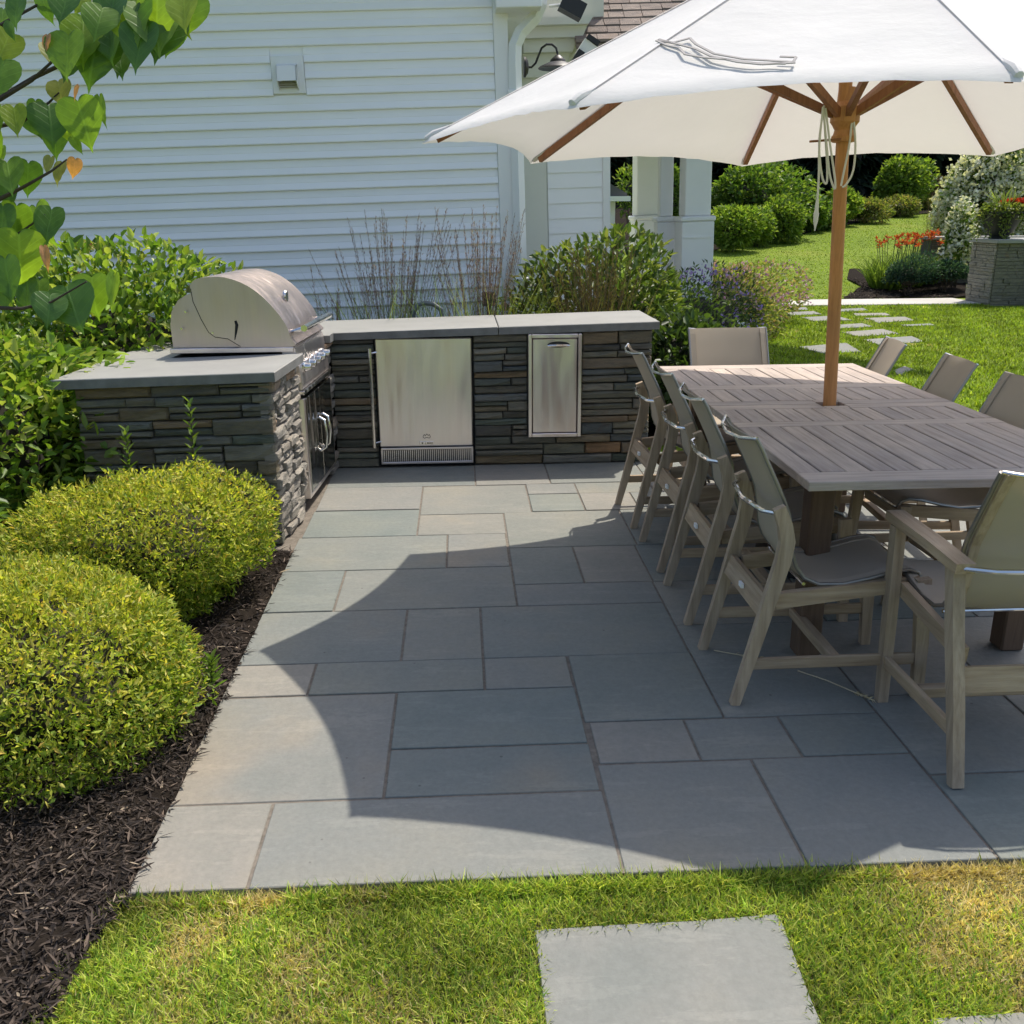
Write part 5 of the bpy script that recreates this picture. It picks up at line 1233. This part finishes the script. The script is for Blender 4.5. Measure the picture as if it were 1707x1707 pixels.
LF = [(90, 50, 150, 'd'), (210, 30, 130, 'd'), (345, 35, 160, 'd'), (425, 20, 110, 'y'), (420, 190, 240, 'b'), (345, 270, 210, 'g'), (375, 330, 160, 'd'), (500, 265, 290, 'd'), (560, 190, 260, 'd'), (630, 265, 220, 'd'), (650, 110, 270, 'b'), (725, 230, 230, 'd'),
      (690, 60, 210, 'g'), (800, 70, 250, 'b'), (830, 170, 250, 'd'), (760, 140, 260, 'g'), (885, 90, 210, 'y'), (935, 70, 190, 'y'), (985, 60, 190, 'g'), (238, 215, 85, 'o'), (245, 272, 105, 'l'), (600, 320, 150, 'd'), (520, 110, 170, 'g'), (590, 60, 200, 'd'), (880, 190, 150, 'd'), (470, 330, 160, 'd'),
      (45, 255, 180, 'y'), (15, 395, 200, 'g'), (15, 110, 150, 'g'), (50, 150, 100, 'd'), (295, 470, 130, 'l'), (245, 620, 200, 'd'), (395, 610, 230, 'g'), (285, 700, 170, 'd'), (155, 620, 140, 'd'), (70, 610, 150, 'y'), (505, 555, 150, 'g'), (368, 735, 85, 'g'), (400, 470, 75, 'o'), (330, 640, 190, 'b'), (180, 560, 110, 'd'),
      (35, 905, 190, 'g'), (5, 965, 150, 'd'), (143, 900, 165, 'd'), (258, 838, 90, 'l'), (315, 880, 120, 'l'), (382, 850, 95, 'o'), (5, 800, 110, 'g'),
      (262, 1145, 190, 'd'), (180, 1140, 210, 'g'), (85, 1130, 200, 'g'), (15, 1120, 170, 'd'), (95, 1310, 280, 'b'), (25, 1410, 220, 'd'), (222, 1310, 125, 'o'), (0, 1250, 170, 'g'), (150, 1180, 150, 'd'),
      (465, 1500, 215, 'g'), (335, 1565, 250, 'd'), (582, 1475, 180, 'b'), (140, 1500, 170, 'd'), (255, 1570, 170, 'd'), (30, 1505, 140, 'g'), (400, 1550, 190, 'g'), (200, 1480, 130, 'g'), (60, 1440, 150, 'b')]
for (x0_, y0_), (x1_, y1_) in (((-290, 690), (-20, 515)), ((-250, 640), (-20, 520)), ((-250, 760), (-20, 650)), ((-250, 1150), (-30, 1020)), ((-250, 1350), (-60, 1260)), ((-250, 1560), (-20, 1565)), ((-300, 200), (-20, 135))):
    for t_ in (.05, .3, .5, .72, .95): LF.append((x0_ + (x1_ - x0_) * t_ - 60, y0_ + (y1_ - y0_) * t_ + random.uniform(20, 90), random.uniform(130, 220), random.choice('dggb')))
for i, (a, b, s, kk) in enumerate(LF):
    Y = 2.05 + random.uniform(-.10, .10); c = at(a / 3.048, (b - s * .42) / 3.048, Y=Y); sz = s / 3.048 * Y * 1.06 / 1570 * .88
    o = bpy.data.objects.new('leaf', HM[kk][i % 3]); COL.objects.link(o); o.parent = rb
    thin = random.uniform(.82, 1.08) if s > 120 else random.uniform(.6, .9)
    if (a, b) in ((582, 1475), (505, 555), (400, 470), (222, 1310)): thin = .38
    rot = Matrix.Rotation(random.uniform(-.4, .4), 3, 'Y') @ Matrix.Rotation(R(90) + random.uniform(-.6, .2), 3, 'X') @ Matrix.Rotation(random.uniform(-.5, .5), 3, 'Y')
    o.matrix_local = Matrix.Translation(Vector(c - woff(rb))) @ rot.to_4x4() @ Matrix.Diagonal((sz * thin, sz, sz, 1))
# ---- small things
hs = thing('garden_hose', 'grey hose loop arching up behind the counter among the grasses', 'hose', tuple(at(706, 522, Y=6.75)))
MB().tube([tuple(at(a, b, Y=6.75)) for a, b in ((686, 545), (690, 520), (697, 508), (708, 505), (722, 507), (735, 516), (740, 545))], .016, 8).build('tube', plain('hose_rubber', (.10, .12, .12), .5), hs, smooth=True)
eb = thing('outlet_box', 'dark outlet box on a post behind the counter near the downspout', 'outlet', tuple(at(815, 520, Y=7.1)))
c_ = at(815, 498, Y=7.1); MB().box(c_[0] - .05, c_[0] + .05, c_[1] - .03, c_[1] + .03, c_[2] - .05, c_[2] + .05, .006).build('box', MAT['black'], eb)
MB().tube([tuple(c_ - [0, 0, .051]), (c_[0], c_[1], -.02)], .018, 8).build('post', MAT['black'], eb)
for pts, lab in ((((1190, 1084), (1222, 1090), (1268, 1097)), 'pale dry grass stalk on the slab by the near left chair leg'), (((1330, 1118), (1378, 1134), (1420, 1152), (1458, 1168)), 'pale dry grass stalk on the slabs between the near chairs')):
    P = [at(a, b, Z=.005) for a, b in pts]; st_ = thing('straw_stalk', lab, 'straw', tuple(P[0]))
    MB().tube([tuple(p) for p in P], .0022, 5).build('stalk', plain('dry_straw', (.50, .42, .28), .8), st_)
    n = 26; f = rng.random(n)[:, None]; Q = P[-2] * (1 - f) + P[-1] * f
    leaves('seed_head', Q, (P[-1] - P[-2])[None] + unit(n) * .05, unit(n), .02, .004, palette(n, [(.50, .42, .28)], .15), MAT['petal'], st_, .1, 0)
print('stones', NST, 'objects', len(bpy.data.objects))
